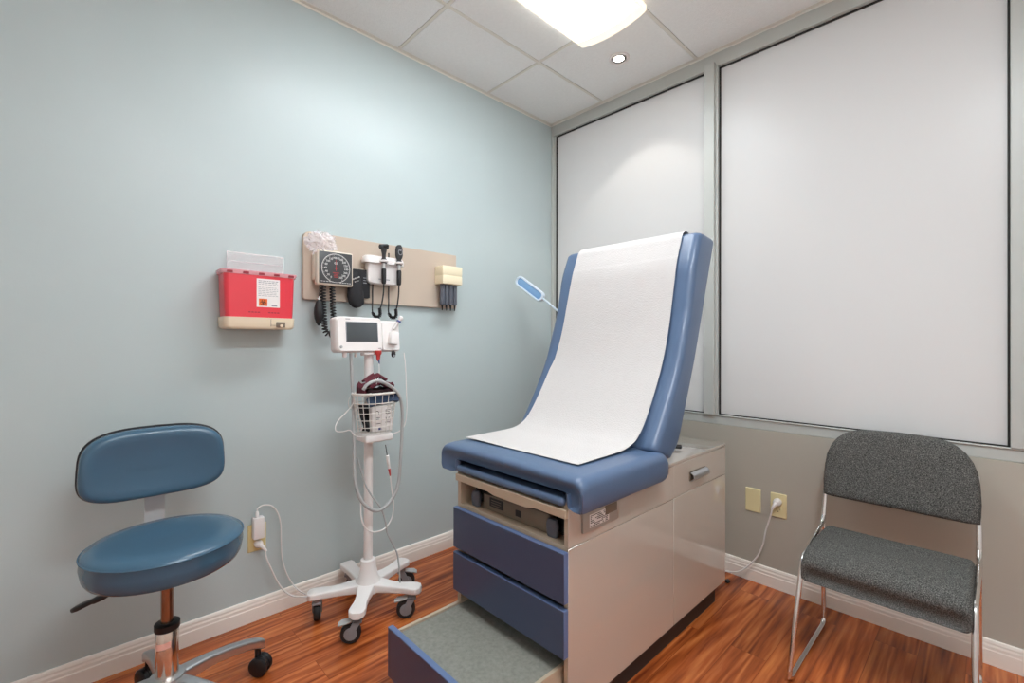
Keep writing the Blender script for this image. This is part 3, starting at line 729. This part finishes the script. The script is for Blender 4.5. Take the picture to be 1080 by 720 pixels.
bm = box(BM(), (X_-.001, BY-.006, .802), (X_+.0008, BY+.008, .814)); obj('blue_mark', bm, 'blue_small', t)

# ================================================================== wall outlets
def duplex(t, face, mname):
    """two socket faces; face(u, v, d) turns plate coordinates into room coordinates"""
    for s in (-1, 1):
        bm = BM(); P = [face(p[0], s*.0195+p[1], .0055) for p in rrect(.033, .028, .012)]
        n_ = (face(0, 0, 1)-face(0, 0, 0)); prism(bm, P, n_*.0025, .0006, 1); sk = obj('socket', bm, mname, t)
        bm = BM()
        for q in (-.0062, .0062):
            P = [face(q+x_, s*.0195+.003+y_, .0078) for x_, y_ in ((-.001, -.004), (.001, -.004), (.001, .004), (-.001, .004))]; prism(bm, P, n_*.0005)
        P = [face(.0026*math.cos(k*PI/5), s*.0195-.0075+.0026*math.sin(k*PI/5), .0078) for k in range(10)]; prism(bm, P, n_*.0005)
        obj('slot', bm, 'blackink', sk)
def plate(t, face, mname, name='plate'):
    bm = BM(); n_ = face(0, 0, 1)-face(0, 0, 0)
    rings = [[face(p[0]*s, p[1]*(1-(1-s)*.6), d) for p in rrect(.070, .1145, .004, 3)] for s, d in ((1, .0004), (1, .003), (.93, .006))]
    loft(bm, rings); return obj(name, bm, mname, t)
OL = V((0, -1.868, .3455))
fl = lambda u, v, d: V((OL.x+d, OL.y+u, OL.z+v))
t = thing('wall_outlet', 'ivory wall outlet behind the charger on the blue wall', 'wall outlet', (0, OL.y, OL.z-.057)); plate(t, fl, 'ivory'); duplex(t, fl, 'ivory')
FB = lambda X_, Z_: (lambda u, v, d: V((X_+u, -d, Z_+v)))
f1, f2 = FB(1.3325, .396), FB(1.446, .397)
t = thing('blank_wall_plate', 'blank ivory wall plate left of the outlet, below the windows', 'wall plate', (1.3325, 0, .339)); plate(t, f1, 'ivory_pale')
bm = BM()
for s in (-1, 1): lathe(bm, [(.0025, .0055), (.0025, .0072), (0, .0074)], (1.3325, 0, .396+s*.042), (0, -1, 0), n=10)
obj('screw', bm, 'ivory', t)
t = thing('wall_outlet', 'ivory wall outlet with a white plug, between exam table and grey chair', 'wall outlet', (1.446, 0, .34)); plate(t, f2, 'ivory_pale'); duplex(t, f2, 'ivory_pale')

# charger block and cords at the left outlet
t = thing('power_adapter', 'white block power adapter plugged into the left wall outlet, top socket', 'power adapter', (.03, -1.868, .345))
bm = box(BM(), (.0085, -1.890, .349), (.042, -1.849, .438), .004, 2); obj('body', bm, 'white_plastic', t)
bm = cyl(BM(), (.026, -1.874, .437), (.026, -1.874, .462), .0085, .006, n=12, bev=.002); obj('connector', bm, 'cable_white', t)
P = [V((.026, -1.874, .46))]+[at(u, v, 'x', .028) for u, v in ((272, 536), (278, 532.5), (287, 533.5), (293, 541), (296, 553), (296.5, 570), (297.5, 588), (302, 604), (309, 616))]+[at(316, 623, 'x', .06), at(323, 626.5, 'x', .10)]
bm = BM(); tube(bm, P, .003, 8, smooth=6); obj('cord', bm, 'cable_white', t)
t = thing('plug_and_cord', 'white plug with thick cord in the lower socket of the left outlet', 'power cord', (.03, -1.862, .31))
bm = BM(); lathe(bm, [(.016, 0), (.0165, .012), (.014, .024), (.008, .03)], (.0085, -1.866, .322), (1, 0, 0), n=18)
tube(bm, [V((.03, -1.865, .321)), V((.042, -1.860, .318)), V((.048, -1.852, .306)), V((.05, -1.845, .295))], lambda q: .009-.004*q, 10, smooth=4); obj('plug', bm, 'white_plastic', t)
P = [V((.049, -1.848, .30))]+[at(u, v, 'x', .05) for u, v in ((281, 588), (287, 602), (293, 614), (300, 623))]+[at(308, 628, 'x', .075), at(316, 629, 'x', .10), at(326, 629, 'x', .12)]
bm = BM(); tube(bm, P, .0034, 8, smooth=6); obj('cord', bm, 'cable_white', t)
# cord on the right
t = thing('plug_and_cord', 'white plug and cord running from the right outlet behind the exam table', 'power cord', (1.45, -.03, .0))
bm = BM(); lathe(bm, [(.0165, 0), (.018, .012), (.016, .026), (.009, .034)], (1.446, -.0085, .417), (0, -1, 0), n=18)
tube(bm, [V((1.446, -.03, .416)), V((1.443, -.044, .412)), V((1.437, -.05, .40)), V((1.431, -.05, .387))], lambda q: .010-.0045*q, 10, smooth=4); obj('plug', bm, 'white_plastic', t)
P = [V((1.434, -.05, .395))]+[at(u, v, 'y', -.05) for u, v in ((812, 546), (807.5, 560), (804.5, 574), (799, 586), (791, 595), (783, 601), (776, 603), (768, 602.5))]+[V((1.16, -.10, .03)), V((1.05, -.14, .006))]
bm = BM(); tube(bm, P, .0036, 8, smooth=6); obj('cord', bm, 'cable_white', t)

# ================================================================== blue stool
QX, QY = .462, -2.228
t = thing('rolling_stool', 'teal blue round stool with backrest and star base, beside the blue wall', 'stool', (QX, QY, 0))
prof = [(0, .508), (.14, .508), (.166, .510), (.182, .516), (.189, .528), (.194, .555), (.1925, .578), (.194, .581), (.1925, .585), (.185, .593), (.165, .599), (.13, .600), (.07, .595), (.0, .593)]
bm = lathe(BM(), prof, (QX, QY, 0), n=64); se = obj('seat', bm, 'stool_vinyl', t, ang=60)
bm = BM(); tube(bm, [V((QX+0.194*math.cos(2*PI*k/64), QY+.194*math.sin(2*PI*k/64), .5835)) for k in range(65)], .0022, 6); obj('piping', bm, 'stool_vinyl', se)
bm = cyl(BM(), (QX, QY, .494), (QX, QY, .509), .13, n=40); box(bm, (QX-.2, QY-.05, .484), (QX+.08, QY+.05, .490), .002, 1); obj('seat_plate', bm, 'black', t)
# backrest: curved pad facing +x
KX, KY, KZ = QX-.228, -2.232, .772
bm = BM(); rings = []
def bpt(y, z, x):
    return V((KX+x+.55*y*y, KY+y, KZ+z))
def oval(a, b_, n=56):
    out = []
    for k in range(n):
        q = 2*PI*k/n; c_, s_ = math.cos(q), math.sin(q)
        e = 2/3.6
        y = a*math.copysign(abs(c_)**e, c_); z = b_*math.copysign(abs(s_)**e, s_)
        out.append((y*(1-.03*z/b_), z+.006*(1-(y/a)**2)*(1 if z > 0 else 0)))
    return out
for x, s in ((-.022, .955), (-.019, .985), (-.008, 1.0), (.008, 1.0), (.019, .98), (.027, .945), (.032, .89), (.0335, .82), (.031, .66), (.0285, .4), (.028, .1)):
    m_ = (1-s)*.110                                       # pull the outline in by about the same margin all round
    rings.append([bpt(y*max(.05, (.190-m_)/.190), z*s, x) for y, z in oval(.190, .110)])
loft(bm, rings); bk_ = obj('backrest', bm, 'stool_vinyl', t, ang=60)
bm = BM(); loft(bm, [[bpt(y*s, z*s, x) for y, z in oval(.194, .114)] for x, s in ((-.034, .93), (-.030, .985), (-.0195, 1.0), (-.010, 1.0), (-.008, .985))]); obj('back_shell', bm, 'black', t)
bm = BM(); path = [V((QX-.05, 0, .486)), V((KX-.005, 0, .486)), V((KX-.042, 0, .50)), V((KX-.047, 0, .6)), V((KX-.038, 0, .68)), V((KX-.036, 0, .77))]
rows = [[(p.x, KY-.027+.0135*k+.002, p.z) for k in range(5)] for p in fillet(path, .04)]
ribbon(bm, rows, .006); obj('back_bracket', bm, 'bright_steel', t)
bm = BM(); tube(bm, [(QX-.01, QY-.07, .484), (.452, -2.352, .468), (.44, -2.365, .462)], .005, 8); lv = obj('height_lever', bm, 'black', t)
bm = BM(); rings = []
p0, p1 = V((.446, -2.358, .466)), V((.385, -2.43, .425)); dd = (p1-p0); up_ = V((0, 0, 1)); sd = dd.cross(up_).normalized(); nn = sd.cross(dd).normalized()
for q, w, h_ in ((0, .010, .006), (.08, .014, .008), (.35, .014, .008), (.42, .011, .006), (.5, .013, .006), (.8, .017, .007), (.95, .013, .006), (1, .006, .003)):
    rings.append([p0+dd*q+sd*x_+nn*y_ for x_, y_ in rrect(2*w, 2*h_, min(w, h_)*.8, 3)])
loft(bm, rings); obj('lever_paddle', bm, 'black', lv)
bm = cyl(BM(), (QX, QY, .30), (QX, QY, .49), .0155, n=24); obj('gas_lift', bm, 'rod', t)
bm = lathe(BM(), [(.028, .165), (.029, .17), (.029, .325), (.027, .328)], (QX, QY, 0), n=28); cl_ = obj('column', bm, 'copper', t)
bm = lathe(BM(), [(.0165, .322), (.031, .322), (.032, .326), (.032, .340), (.028, .343), (.0165, .343)], (QX, QY, 0), n=28); obj('collar', bm, 'black', t)
bm = BM(); R0 = .0293
for z0, z1 in ((.272, .290),):
    P = [[(QX+R0*math.cos(a), QY+R0*math.sin(a), z+.006*(k/10)) for k, a in enumerate([math.radians(-70+8*k) for k in range(11)])] for z in (z0, z1)]
    ribbon(bm, P, .0006)
obj('sticker', bm, 'pink_label', cl_)
bm = lathe(BM(), [(.03, .13), (.05, .135), (.052, .16), (.044, .185), (.0295, .19)], (QX, QY, 0), n=32); obj('hub', bm, 'cast_alu', t)
for k in range(5):
    a = math.radians(111+72*k); d = V((math.cos(a), math.sin(a), 0)); s = V((-d.y, d.x, 0)); c = V((QX, QY, 0))
    bm = BM(); rings = []
    for q, w, zc, th in ((.02, .050, .160, .044), (.06, .042, .160, .040), (.12, .036, .155, .036), (.19, .034, .142, .034), (.25, .034, .125, .033), (.28, .035, .112, .033), (.300, .034, .102, .036), (.310, .024, .096, .034)):
        rings.append([c+d*q+s*p[0]+V((0, 0, zc+p[1])) for p in rrect(w, th, .009, 4)])
    loft(bm, rings); lg = obj('leg', bm, 'cast_alu', t)
    e = c+d*.29; ca = a+math.radians((-70, 20, 120, 80, 200)[k]); f_ = V((math.cos(ca), math.sin(ca), 0)); g_ = V((-f_.y, f_.x, 0))
    w = e+f_*.010+V((0, 0, .033))
    bm = cyl(BM(), e+V((0, 0, .05)), e+V((0, 0, .095)), .010, n=12)
    prism(bm, [w+V((0, 0, -.004))+f_*.031*math.cos(math.radians(q))+V((0, 0, .038*math.sin(math.radians(q))))-g_*.006 for q in range(0, 181, 20)], g_*.012, .002, 1)
    cst = obj('caster', bm, 'black', t)
    for sg in (-1, 1):
        bm = lathe(BM(), [(.0, .007), (.031, .007), (.033, .011), (.0325, .02), (.027, .024), (0, .024)], w, g_*sg, n=24); obj('wheel', bm, 'black', cst)

# ================================================================== exam table
CX0, CX1, CF, CB = .785, 1.31, -1.405, -.285
t = thing('exam_table', 'medical exam table with blue upholstery, raised back and taupe cabinet base', 'exam table', (1.047, -.85, 0))
bm = box(BM(), (CX0+.03, CF+.06, 0), (CX1-.03, CB-.04, .092)); obj('toe_kick', bm, 'kick', t, smooth=False)
# body: open at the front top for the rail bay
bm = BM()
box(bm, (CX0, CF+.004, .09), (CX0+.016, CB, .70)); box(bm, (CX1-.018, CF+.004, .09), (CX1-.004, CB, .71))
box(bm, (CX0+.016, CB-.016, .09), (CX1-.018, CB, .70)); box(bm, (CX0+.016, CF+.004, .09), (CX1-.018, CB-.016, .104))
box(bm, (CX0+.016, CF+.004, .566), (CX1-.018, CB-.016, .58)); box(bm, (CX0+.016, -1.05, .1), (CX1-.018, -1.035, .7))
body = obj('cabinet_body', bm, 'cabinet_matte', t, smooth=False)
bm = box(BM(), (CX0, -.98, .70), (CX1, CB-.0, .714), .003, 2); obj('cabinet_top', bm, 'cabinet', t)
# side panels, right
sp = [('lower_front_panel', -1.404, -.7765, .092, .5755), ('lower_rear_panel', -.7735, CB, .092, .5755), ('upper_front_panel', -1.404, -.7735, .5785, .7)]
for n_, a, c, z0, z1 in sp: obj('side_panel', box(BM(), (CX1-.004, a, z0), (CX1, c, z1), .0012, 1), 'cabinet', t)
dr = obj('side_drawer', box(BM(), (CX1-.004, -.7735, .5785), (CX1, CB, .699), .0012, 1), 'cabinet', t)
bm = BM(); rows = []
for k in range(9):
    a = math.radians(-75+150*k/8)
    rows.append([(CX1+.002+.022*math.cos(a), -.648+.14*j, .634+.018*math.sin(a)) for j in (0, 1)])
ribbon(bm, rows, .003); hd = obj('pull_handle', bm, 'cast_alu', dr)
bm = BM(); box(bm, (CX1, -.648, .616), (CX1+.004, -.50, .652), .001, 1); obj('handle_plate', bm, 'cab_dark', dr)
bm = box(BM(), (CX0-.002, CF+.004, .09), (CX0+.001, CB, .70), .001, 1); obj('side_panel', bm, 'cabinet', t)
# front drawers
def drawer(z0, z1, yf):
    d = obj('drawer', box(BM(), (CX0, yf-.019, z0), (CX1, yf, z1), .002, 1), 'drawer_blue', t)
    bm = box(BM(), (CX0+.0005, yf-.0188, z1-.001), (CX1-.0005, yf-.0002, z1+.0012), .0008, 1); obj('edge_band', bm, 'edge_blue', d)
    bm = box(BM(), (CX1-.001, yf-.0188, z0+.001), (CX1+.001, yf-.0002, z1), .0008, 1); obj('edge_band', bm, 'edge_blue', d)
    return d
drawer(.424, .568, CF); drawer(.268, .405, CF)
bm = box(BM(), (CX0+.016, CF+.03, .405), (CX1-.02, CF+.034, .424)); box(bm, (CX0+.016, CF+.03, .25), (CX1-.02, CF+.034, .27)); obj('drawer_gap', bm, 'black', t, smooth=False)
# pull-out step
SF = -1.67
st = obj('step_front', box(BM(), (CX0+.005, SF-.019, .085), (CX1+.002, SF, .243), .002, 1), 'drawer_blue', t)
bm = box(BM(), (CX0+.0055, SF-.0188, .242), (CX1+.0015, SF-.0002, .2445), .0008, 1); obj('edge_band', bm, 'edge_blue', st)
bm = BM(); box(bm, (CX0+.008, SF, .10), (CX0+.02, -1.12, .224), .001, 1); box(bm, (CX1-.042, SF, .10), (CX1-.03, -1.12, .224), .001, 1); box(bm, (CX0+.02, SF, .10), (CX1-.042, -1.12, .205))
tr_ = obj('step_tray', bm, 'cabinet_matte', t)
bm = box(BM(), (CX0+.0205, SF+.001, .2055), (CX1-.0425, -1.14, .217), .001, 1); obj('step_tread', bm, 'tread', t)
bm = BM(); box(bm, (CX0+.0205, -1.36, .222), (CX1-.02, -1.34, .262)); obj('drawer_gap', bm, 'black', t, smooth=False)
# rail bay behind the open front
bm = BM(); box(bm, (CX0+.016, -1.33, .58), (CX1-.018, -1.325, .70)); obj('bay_back', bm, 'black', t, smooth=False)
bm = BM(); rings = []
prism(bm, [(CX0+.11, -1.372, .580), (CX1-.105, -1.372, .580), (CX1-.085, -1.372, .60), (CX1-.105, -1.372, .642), (CX0+.11, -1.372, .632)], (0, .03, 0), .003, 2)
bay = obj('bay_housing', bm, 'cab_dark', t)
bm = BM(); box(bm, (CX0+.145, -1.3745, .597), (CX0+.215, -1.371, .628), .001, 1); box(bm, (CX0+.275, -1.3745, .597), (CX0+.300, -1.371, .618), .001, 1); obj('bay_label', bm, 'black', bay)
bm = BM()
for k in range(3): box(bm, (CX0+.155, -1.3752, .603+.008*k), (CX0+.205, -1.3742, .605+.008*k))
obj('print_line', bm, 'cab_dark', bay)
for x in (CX0+.045, CX1-.115):
    bm = BM(); rings = []
    for q, w in ((0, .018), (.01, .021), (.03, .022), (.042, .016)):
        rings.append([(x+.03+p[0], -1.375+p[1]*.7, .581+q*1.25) for p in rrect(w*2, w*1.4, w*.5, 4)])
    loft(bm, rings); obj('stirrup_bracket', bm, 'tube_grey', t)
bm = BM(); box(bm, (CX1-.062, -1.36, .588), (CX1-.02, -1.34, .648)); 
obj('bay_slot', bm, 'black', t, smooth=False)
# front rail (tan) with a rounded finger cut-out edge
z0, z1 = .664, .690
bm = BM(); P = [(CX0+.001, z1), (CX1-.002, z1), (CX1-.002, z0), (CX1-.13, z0), (CX1-.16, z0-.007), (CX0+.21, z0-.007), (CX0+.18, z0), (CX0+.001, z0)]
prism(bm, [(x, CF-.010, z) for x, z in P], (0, .03, 0), .002, 1); obj('front_rail', bm, 'cabinet_matte', t, ang=15)
# leg rest cushion tucked under the seat
bm = box(BM(), (CX0+.004, CF-.012, .696), (CX1-.012, -1.05, .722), .012, 4); obj('leg_rest', bm, 'vinyl', t)
bm = box(BM(), (CX0-.02, CF+.045, .70), (CX1+.01, -.98, .745)); obj('seat_board', bm, 'black', t, smooth=False)
# receptacle panel on the side
bm = box(BM(), (CX1, -1.345, .606), (CX1+.008, -1.165, .668), .002, 2); op = obj('outlet_panel', bm, 'panel_grey', t, label='small metal receptacle panel with a printed sticker')
bm = box(BM(), (CX1+.0075, -1.315, .616), (CX1+.0088, -1.215, .655), .0003, 1); obj('sticker', bm, 'paperlabel', op)
bm = BM(); random.seed(11)
for k in range(7):
    y = -1.312
    while y < -1.222:
        w = random.uniform(.004, .016); 
        if random.random() < .7: box(bm, (CX1+.0086, y, .6185+.0052*k), (CX1+.0092, min(y+w, -1.218), .6185+.0052*k+.0024))
        y += w+.002
obj('print_line', bm, 'blackink', op)
bm = box(BM(), (CX1+.0075, -1.235, .636), (CX1+.0105, -1.172, .663), .002, 2); obj('socket', bm, 'cab_dark', op)

# seat cushion: soft slab with two side bolsters that wrap down
PX0, PX1 = .690, 1.368
bm = BM()
def cushion_ring(y, ins, drop):
    """inverted U cross-section (x, z) at y; ins pulls the outline in, drop lowers the top"""
    top, bot, ub = .789-drop, .690+ins*.6, .738
    x0, x1 = PX0+ins, PX1-ins; r = .032
    P = [(x0+.008, bot)]
    P += [(x0, bot+.016)]
    for k in range(7):
        a = math.radians(180-90*k/6); P.append((x0+r+r*math.cos(a), top-r+r*math.sin(a)))
    for k in range(1, 8): P.append((x0+r+(x1-x0-2*r)*k/8, top+.003*math.sin(PI*k/8)))
    for k in range(7):
        a = math.radians(90-90*k/6); P.append((x1-r+r*math.cos(a), top-r+r*math.sin(a)))
    P += [(x1, bot+.016), (x1-.008, bot), (x1-.030, bot), (x1-.046, bot+.006), (x1-.050, ub)]
    P += [(x0+.090, ub), (x0+.086, bot+.006), (x0+.072, bot)]
    return [(x, y, z) for x, z in P]
ys_ = [(-1.402, .022, .036), (-1.410, .012, .026), (-1.4135, .006, .018), (-1.412, .003, .012), (-1.405, .0015, .006), (-1.39, 0, .002), (-1.37, 0, 0), (-1.2, 0, 0), (-1.0, 0, 0), (-.955, 0, .001), (-.93, .002, .006), (-.915, .006, .018)]
loft(bm, [cushion_ring(*q) for q in ys_]); sc_ = obj('seat_cushion', bm, 'vinyl', t, ang=50)
bm = BM()
tube(bm, [V((PX1-.005, -1.4105, .694)), V((PX1-.003, -1.411, .72)), V((PX1-.004, -1.4095, .748)), V((PX1-.014, -1.4065, .766))], .0016, 6, smooth=4)
obj('seam', bm, 'drawer_blue', sc_)
# back cushion
Fp = [(-.962, .800), (-.908, .877), (-.852, .967), (-.788, 1.083), (-.738, 1.22), (-.695, 1.40), (-.674, 1.49), (-.630, 1.60)]
Rp = [(-.85, .748), (-.79, .80), (-.722, .95), (-.662, 1.09), (-.604, 1.245), (-.542, 1.42), (-.502, 1.53), (-.480, 1.585)]
Fc = catmull([V((0, y, z)) for y, z in Fp], 5); Rc = catmull([V((0, y, z)) for y, z in Rp], 5)
BX0, BX1 = .655, 1.346
bm = BM(); rings = []
def back_ring(f_, r_, ins, r=.03):
    d = (r_-f_); L_ = d.length; d.normalize(); mid = (f_+r_)/2; w = BX1-BX0-2*ins
    out = []
    hh = max(L_-2*ins, .02); rr = min(r, L_*.45)
    B = .012*max(0, min(1, (1.30-f_.z)/.10))                     # raised side bolsters below the head part
    pts = [q for q in rrect(w, hh, rr, 5)]
    k0 = 12+6                                                      # last point of the left front corner, then the front face
    front = []
    for a, b_ in ((-w/2+.036, 0), (-w/2+.050, .12), (-w/2+.060, .6), (-w/2+.068, .92), (-w/2+.08, 1), (-.15, 1), (0, 1), (.15, 1), (w/2-.08, 1), (w/2-.068, .92), (w/2-.060, .6), (w/2-.050, .12), (w/2-.036, 0)):
        front.append((a, -hh/2+b_*B))
    pts = [(px, pz) for px, pz in pts[:18]]+front+pts[18:]
    for px, pz in pts:
        crown = .004*max(0, 1-(px/(w/2))**2) if pz < 0 else 0
        out.append(V(((BX0+BX1)/2+px+(.008*max(0, min(1, (1.5-f_.z)/.7)) if px < -.1 else 0), 0, 0))+mid+d*(pz-crown-(B if pz < 0 else 0)))
    return out
n_ = len(Fc)
up_end = (Fc[-1]-Fc[-2]).normalized()*.5+(Rc[-1]-Rc[-2]).normalized()*.5
dn_end = (Fc[0]-Fc[1]).normalized()*.5+(Rc[0]-Rc[1]).normalized()*.5
for q, i_ in ((.016, .016), (.012, .008), (.006, .003)): rings.append(back_ring(Fc[0]+dn_end*q, Rc[0]+dn_end*q, i_))
for f_, r_ in zip(Fc, Rc): rings.append(back_ring(f_, r_, 0))
for q, i_ in ((.008, .002), (.015, .007), (.020, .015), (.022, .025)): rings.append(back_ring(Fc[-1]+up_end*q, Rc[-1]+up_end*q, i_))
loft(bm, rings); obj('back_cushion', bm, 'vinyl', t, ang=60)
# support under the back
bm = BM(); box(bm, (.86, -.86, .714), (.89, -.70, .75), .003, 1); box(bm, (1.15, -.86, .714), (1.18, -.70, .75), .003, 1)
for x in (.875, 1.165): tube(bm, [(x, -.74, .735), (x, -.58, 1.2)], .011, 10)
obj('back_support', bm, 'steel', t)
bm = BM(); tube(bm, [(1.15, -.62, .728), (1.21, -.575, .728), (1.235, -.56, .728)], .006, 8); lathe(bm, [(0, 0), (.009, .002), (.009, .026), (0, .03)], (1.212, -.573, .728), (.8, .48, 0), n=12); obj('back_lever', bm, 'black', t)

# paper sheet
prof = [(-1.312, .7945), (-1.25, .7955), (-1.17, .796), (-1.10, .797), (-1.055, .800), (-1.02, .808), (-.985, .820), (-.955, .842), (-.924, .876), (-.888, .926), (-.854, .980)]
off = []
for i in range(len(Fc)):
    tdir = (Fc[min(i+1, n_-1)]-Fc[max(i-1, 0)]).normalized(); nrm = V((0, -tdir.z, tdir.y)); p = Fc[i]+nrm*.0085
    if p.z > 1.03: off.append((p.y, p.z))
prof += off
tp_ = Fc[-1]+up_end*.03
prof += [(Fc[-1].y+.006, Fc[-1].z+.020), (Fc[-1].y+.028, Fc[-1].z+.030), ((Fc[-1].y+Rc[-1].y)/2, (Fc[-1].z+Rc[-1].z)/2+.030), (Rc[-1].y-.02, Rc[-1].z+.030), (Rc[-1].y+.012, Rc[-1].z+.015), (Rc[-1].y+.02, Rc[-1].z-.02)]
C_ = catmull([V((0, y, z)) for y, z in prof], 4)
rows = []; NP = len(C_)
for i, p in enumerate(C_):
    s = i/(NP-1); tdir = (C_[min(i+1, NP-1)]-C_[max(i-1, 0)]).normalized(); nrm = V((0, -tdir.z, tdir.y))
    x0 = .712+.03*min(1, s*1.5); x1 = 1.272+.003*min(1, s*1.5); row = []
    for k in range(25):
        u = k/24; wob = (noise.noise(V((u*2.6, s*5, 3.1)))*.5+.5)*.004*(1 if s < .75 else .3)
        if .12 < s < .34: wob += .012*max(0, 1-u*7)*math.sin((s-.12)/.22*PI)
        row.append(V((x0+(x1-x0)*u, p.y, p.z))+nrm*wob)
    rows.append(row)
bm = BM(); ribbon(bm, rows, .0008)
tag(obj('exam_paper', bm, 'paper', ang=80), 'white paper sheet draped over the blue exam table seat and back', 'paper sheet')

# ================================================================== exam lamp behind the table
t = thing('exam_lamp', 'pale gooseneck exam lamp with blue lens behind the exam table', 'lamp', (.60, -.36, 0))
bm = lathe(BM(), [(0, 0), (.13, 0), (.135, .008), (.12, .03), (.03, .045), (.018, .06)], (.60, -.36, 0), n=28); obj('base', bm, 'white_plastic', t)
bm = cyl(BM(), (.60, -.36, .05), (.60, -.36, 1.10), .012, n=16); obj('pole', bm, 'white_plastic', t)
h0, h1, h2 = at(546.5, 295, 'y', -.48), at(573, 315, 'y', -.46), at(588, 327.5, 'y', -.44)
bm = BM(); tube(bm, [V((.60, -.36, 1.09)), V((.60, -.362, 1.17)), V((.59, -.37, 1.23)), at(603, 340, 'y', -.42), h2, h1.lerp(h2, .3), h1], .0062, 10, smooth=7); obj('gooseneck', bm, 'lamp_rim', t)
ax_ = (h0-h1); L_ = ax_.length+.012; ax_.normalize(); nz = (CAM-h0).normalized(); nz = (nz+V((0, 0, -.25))+V((.1, 0, 0))); nz = (nz-ax_*nz.dot(ax_)).normalized(); sd = nz.cross(ax_)
mid = h1+ax_*L_*.5
def hring(sx, sy, d): return [mid+ax_*p[0]+sd*p[1]+nz*d for p in rrect(L_*sx, .062*sy, .030*min(sx, sy), 6)]
bm = BM(); loft(bm, [hring(.86, .6, -.026), hring(.95, .85, -.020), hring(1, 1, -.006), hring(1, 1, .006), hring(.97, .93, .010), hring(.88, .68, .010), hring(.86, .64, .004)]); hd = obj('lamp_head', bm, 'lamp_rim', t)
bm = BM(); loft(bm, [hring(.865, .65, .003), hring(.865, .65, .0055), hring(.82, .58, .0065)]); obj('lens', bm, 'lamp_blue', hd)
bm = BM(); k_ = h0-nz*.018-ax_*.01; lathe(bm, [(0, -.012), (.012, -.010), (.014, 0), (.012, .01), (0, .012)], k_+V((0, 0, -.024)), nz, n=14); obj('knob', bm, 'dark_plastic', hd)

# ================================================================== grey chair
t = thing('guest_chair', 'grey tweed chair with chrome sled legs below the large window', 'chair', (1.89, -.38, 0))
r = .0085
for s, xb in ((-1, 1.665), (1, 2.118)):
    xi = 0
    bm = BM()
    P = [(xb+.006*-s, -.118, .70), (xb+.004*-s, -.136, .60), (xb, -.165, .50), (xb, -.185, .42), (xb, -.172, .0095), (xb, -.652, .0095), (xb+(.018 if s < 0 else -.004), -.552, .412), (xb, -.25, .424), (xb, -.185, .452)]
    Pf = fillet([P[0], P[1], P[2], P[3], P[4]], .05, 5)
    path = fillet([V(P[0]), V(P[2]), V(P[3]), V(P[4]), V(P[5]), V(P[6]), V(P[7]), V((xb, -.205, .426)), V((xb, -.178, .455))], .035, 6)
    tube(bm, path, r, 12); obj('side_frame', bm, 'chrome', t)
bm = BM(); tube(bm, [(1.672, -.30, .412), (2.112, -.30, .412)], .007, 10); tube(bm, [(1.684, -.50, .395), (2.110, -.50, .395)], .007, 10); obj('cross_bar', bm, 'chrome', t)
# seat
bm = BM(); rings = []
sx0, sx1 = 1.684, 2.110
for y, top, bot, ins in ((-.572, .372, .352, .022), (-.580, .384, .345, .010), (-.584, .395, .341, .003), (-.583, .404, .340, 0), (-.578, .414, .341, 0), (-.569, .423, .344, 0), (-.556, .431, .350, 0), (-.538, .437, .358, 0), (-.51, .442, .368, 0), (-.46, .445, .378, 0), (-.38, .444, .386, 0), (-.29, .442, .394, 0), (-.25, .440, .400, 0), (-.225, .435, .406, .003), (-.212, .429, .412, .012), (-.207, .424, .417, .022)):
    w, h_ = sx1-sx0-2*ins, top-bot; rings.append([((sx0+sx1)/2+p[0], y, (top+bot)/2+p[1]+.006*(1-(2*p[0]/w)**2)*(1 if p[1] > 0 else 0)) for p in rrect(w, h_, min(.018, h_*.45), 4)])
loft(bm, rings); obj('seat', bm, 'tweed', t, ang=60)
# backrest: rounded top, slightly dished
out = [(-.228, 0), (-.231, .06), (-.228, .12), (-.222, .165), (-.21, .2), (-.192, .228), (-.168, .25), (-.14, .264), (-.10, .272), (0, .275), (.10, .272), (.14, .264), (.168, .25), (.192, .228), (.21, .2), (.222, .165), (.228, .12), (.231, .06), (.228, 0), (.2, -.004), (.1, -.006), (0, -.006), (-.1, -.006), (-.2, -.004)]
bm = BM(); rings = []
def bk(px, pz, d, s):
    cz = .135; q = (px*s, cz+(pz-cz)*s)
    return V((1.892+q[0], -.165+.055*(q[1]/.27)-.35*(q[0]**2)*.6+.012+d, .545+q[1]))
for d, s in ((.018, .93), (.020, .97), (.014, 1), (.004, 1.005), (-.008, 1), (-.017, .97), (-.022, .92), (-.0245, .8), (-.0255, .5), (-.0258, .15)):
    rings.append([bk(px, pz, d, s) for px, pz in out])
loft(bm, rings); obj('backrest', bm, 'tweed', t, ang=60)

# small dark bit on the floor at the table's rear corner
bm = BM(); prism(bm, [(1.243, -.125, .001), (1.262, -.132, .001), (1.268, -.11, .001), (1.25, -.098, .001)], (0, 0, .012), .003, 1)
tag(obj('rubber_wedge', bm, 'black'), 'small dark rubber piece on the floor behind the exam table corner', 'wedge')

# ================================================================== light from outside and exposure
w = bpy.data.worlds.new('daylight'); scene.world = w; w.use_nodes = True
w.node_tree.nodes['Background'].inputs['Color'].default_value = (.95, .97, 1.0, 1); w.node_tree.nodes['Background'].inputs['Strength'].default_value = .55
vs = scene.view_settings
scene.display_settings.display_device = 'sRGB'
vs.view_transform = 'Standard'; vs.look = 'None'; vs.gamma = 1; vs.use_curve_mapping = False; vs.exposure = 1.33
scene.cycles.use_denoising = True
scene.cycles.max_bounces = 8; scene.cycles.diffuse_bounces = 6; scene.cycles.sample_clamp_indirect = 6
scene.cycles.transparent_max_bounces = 12
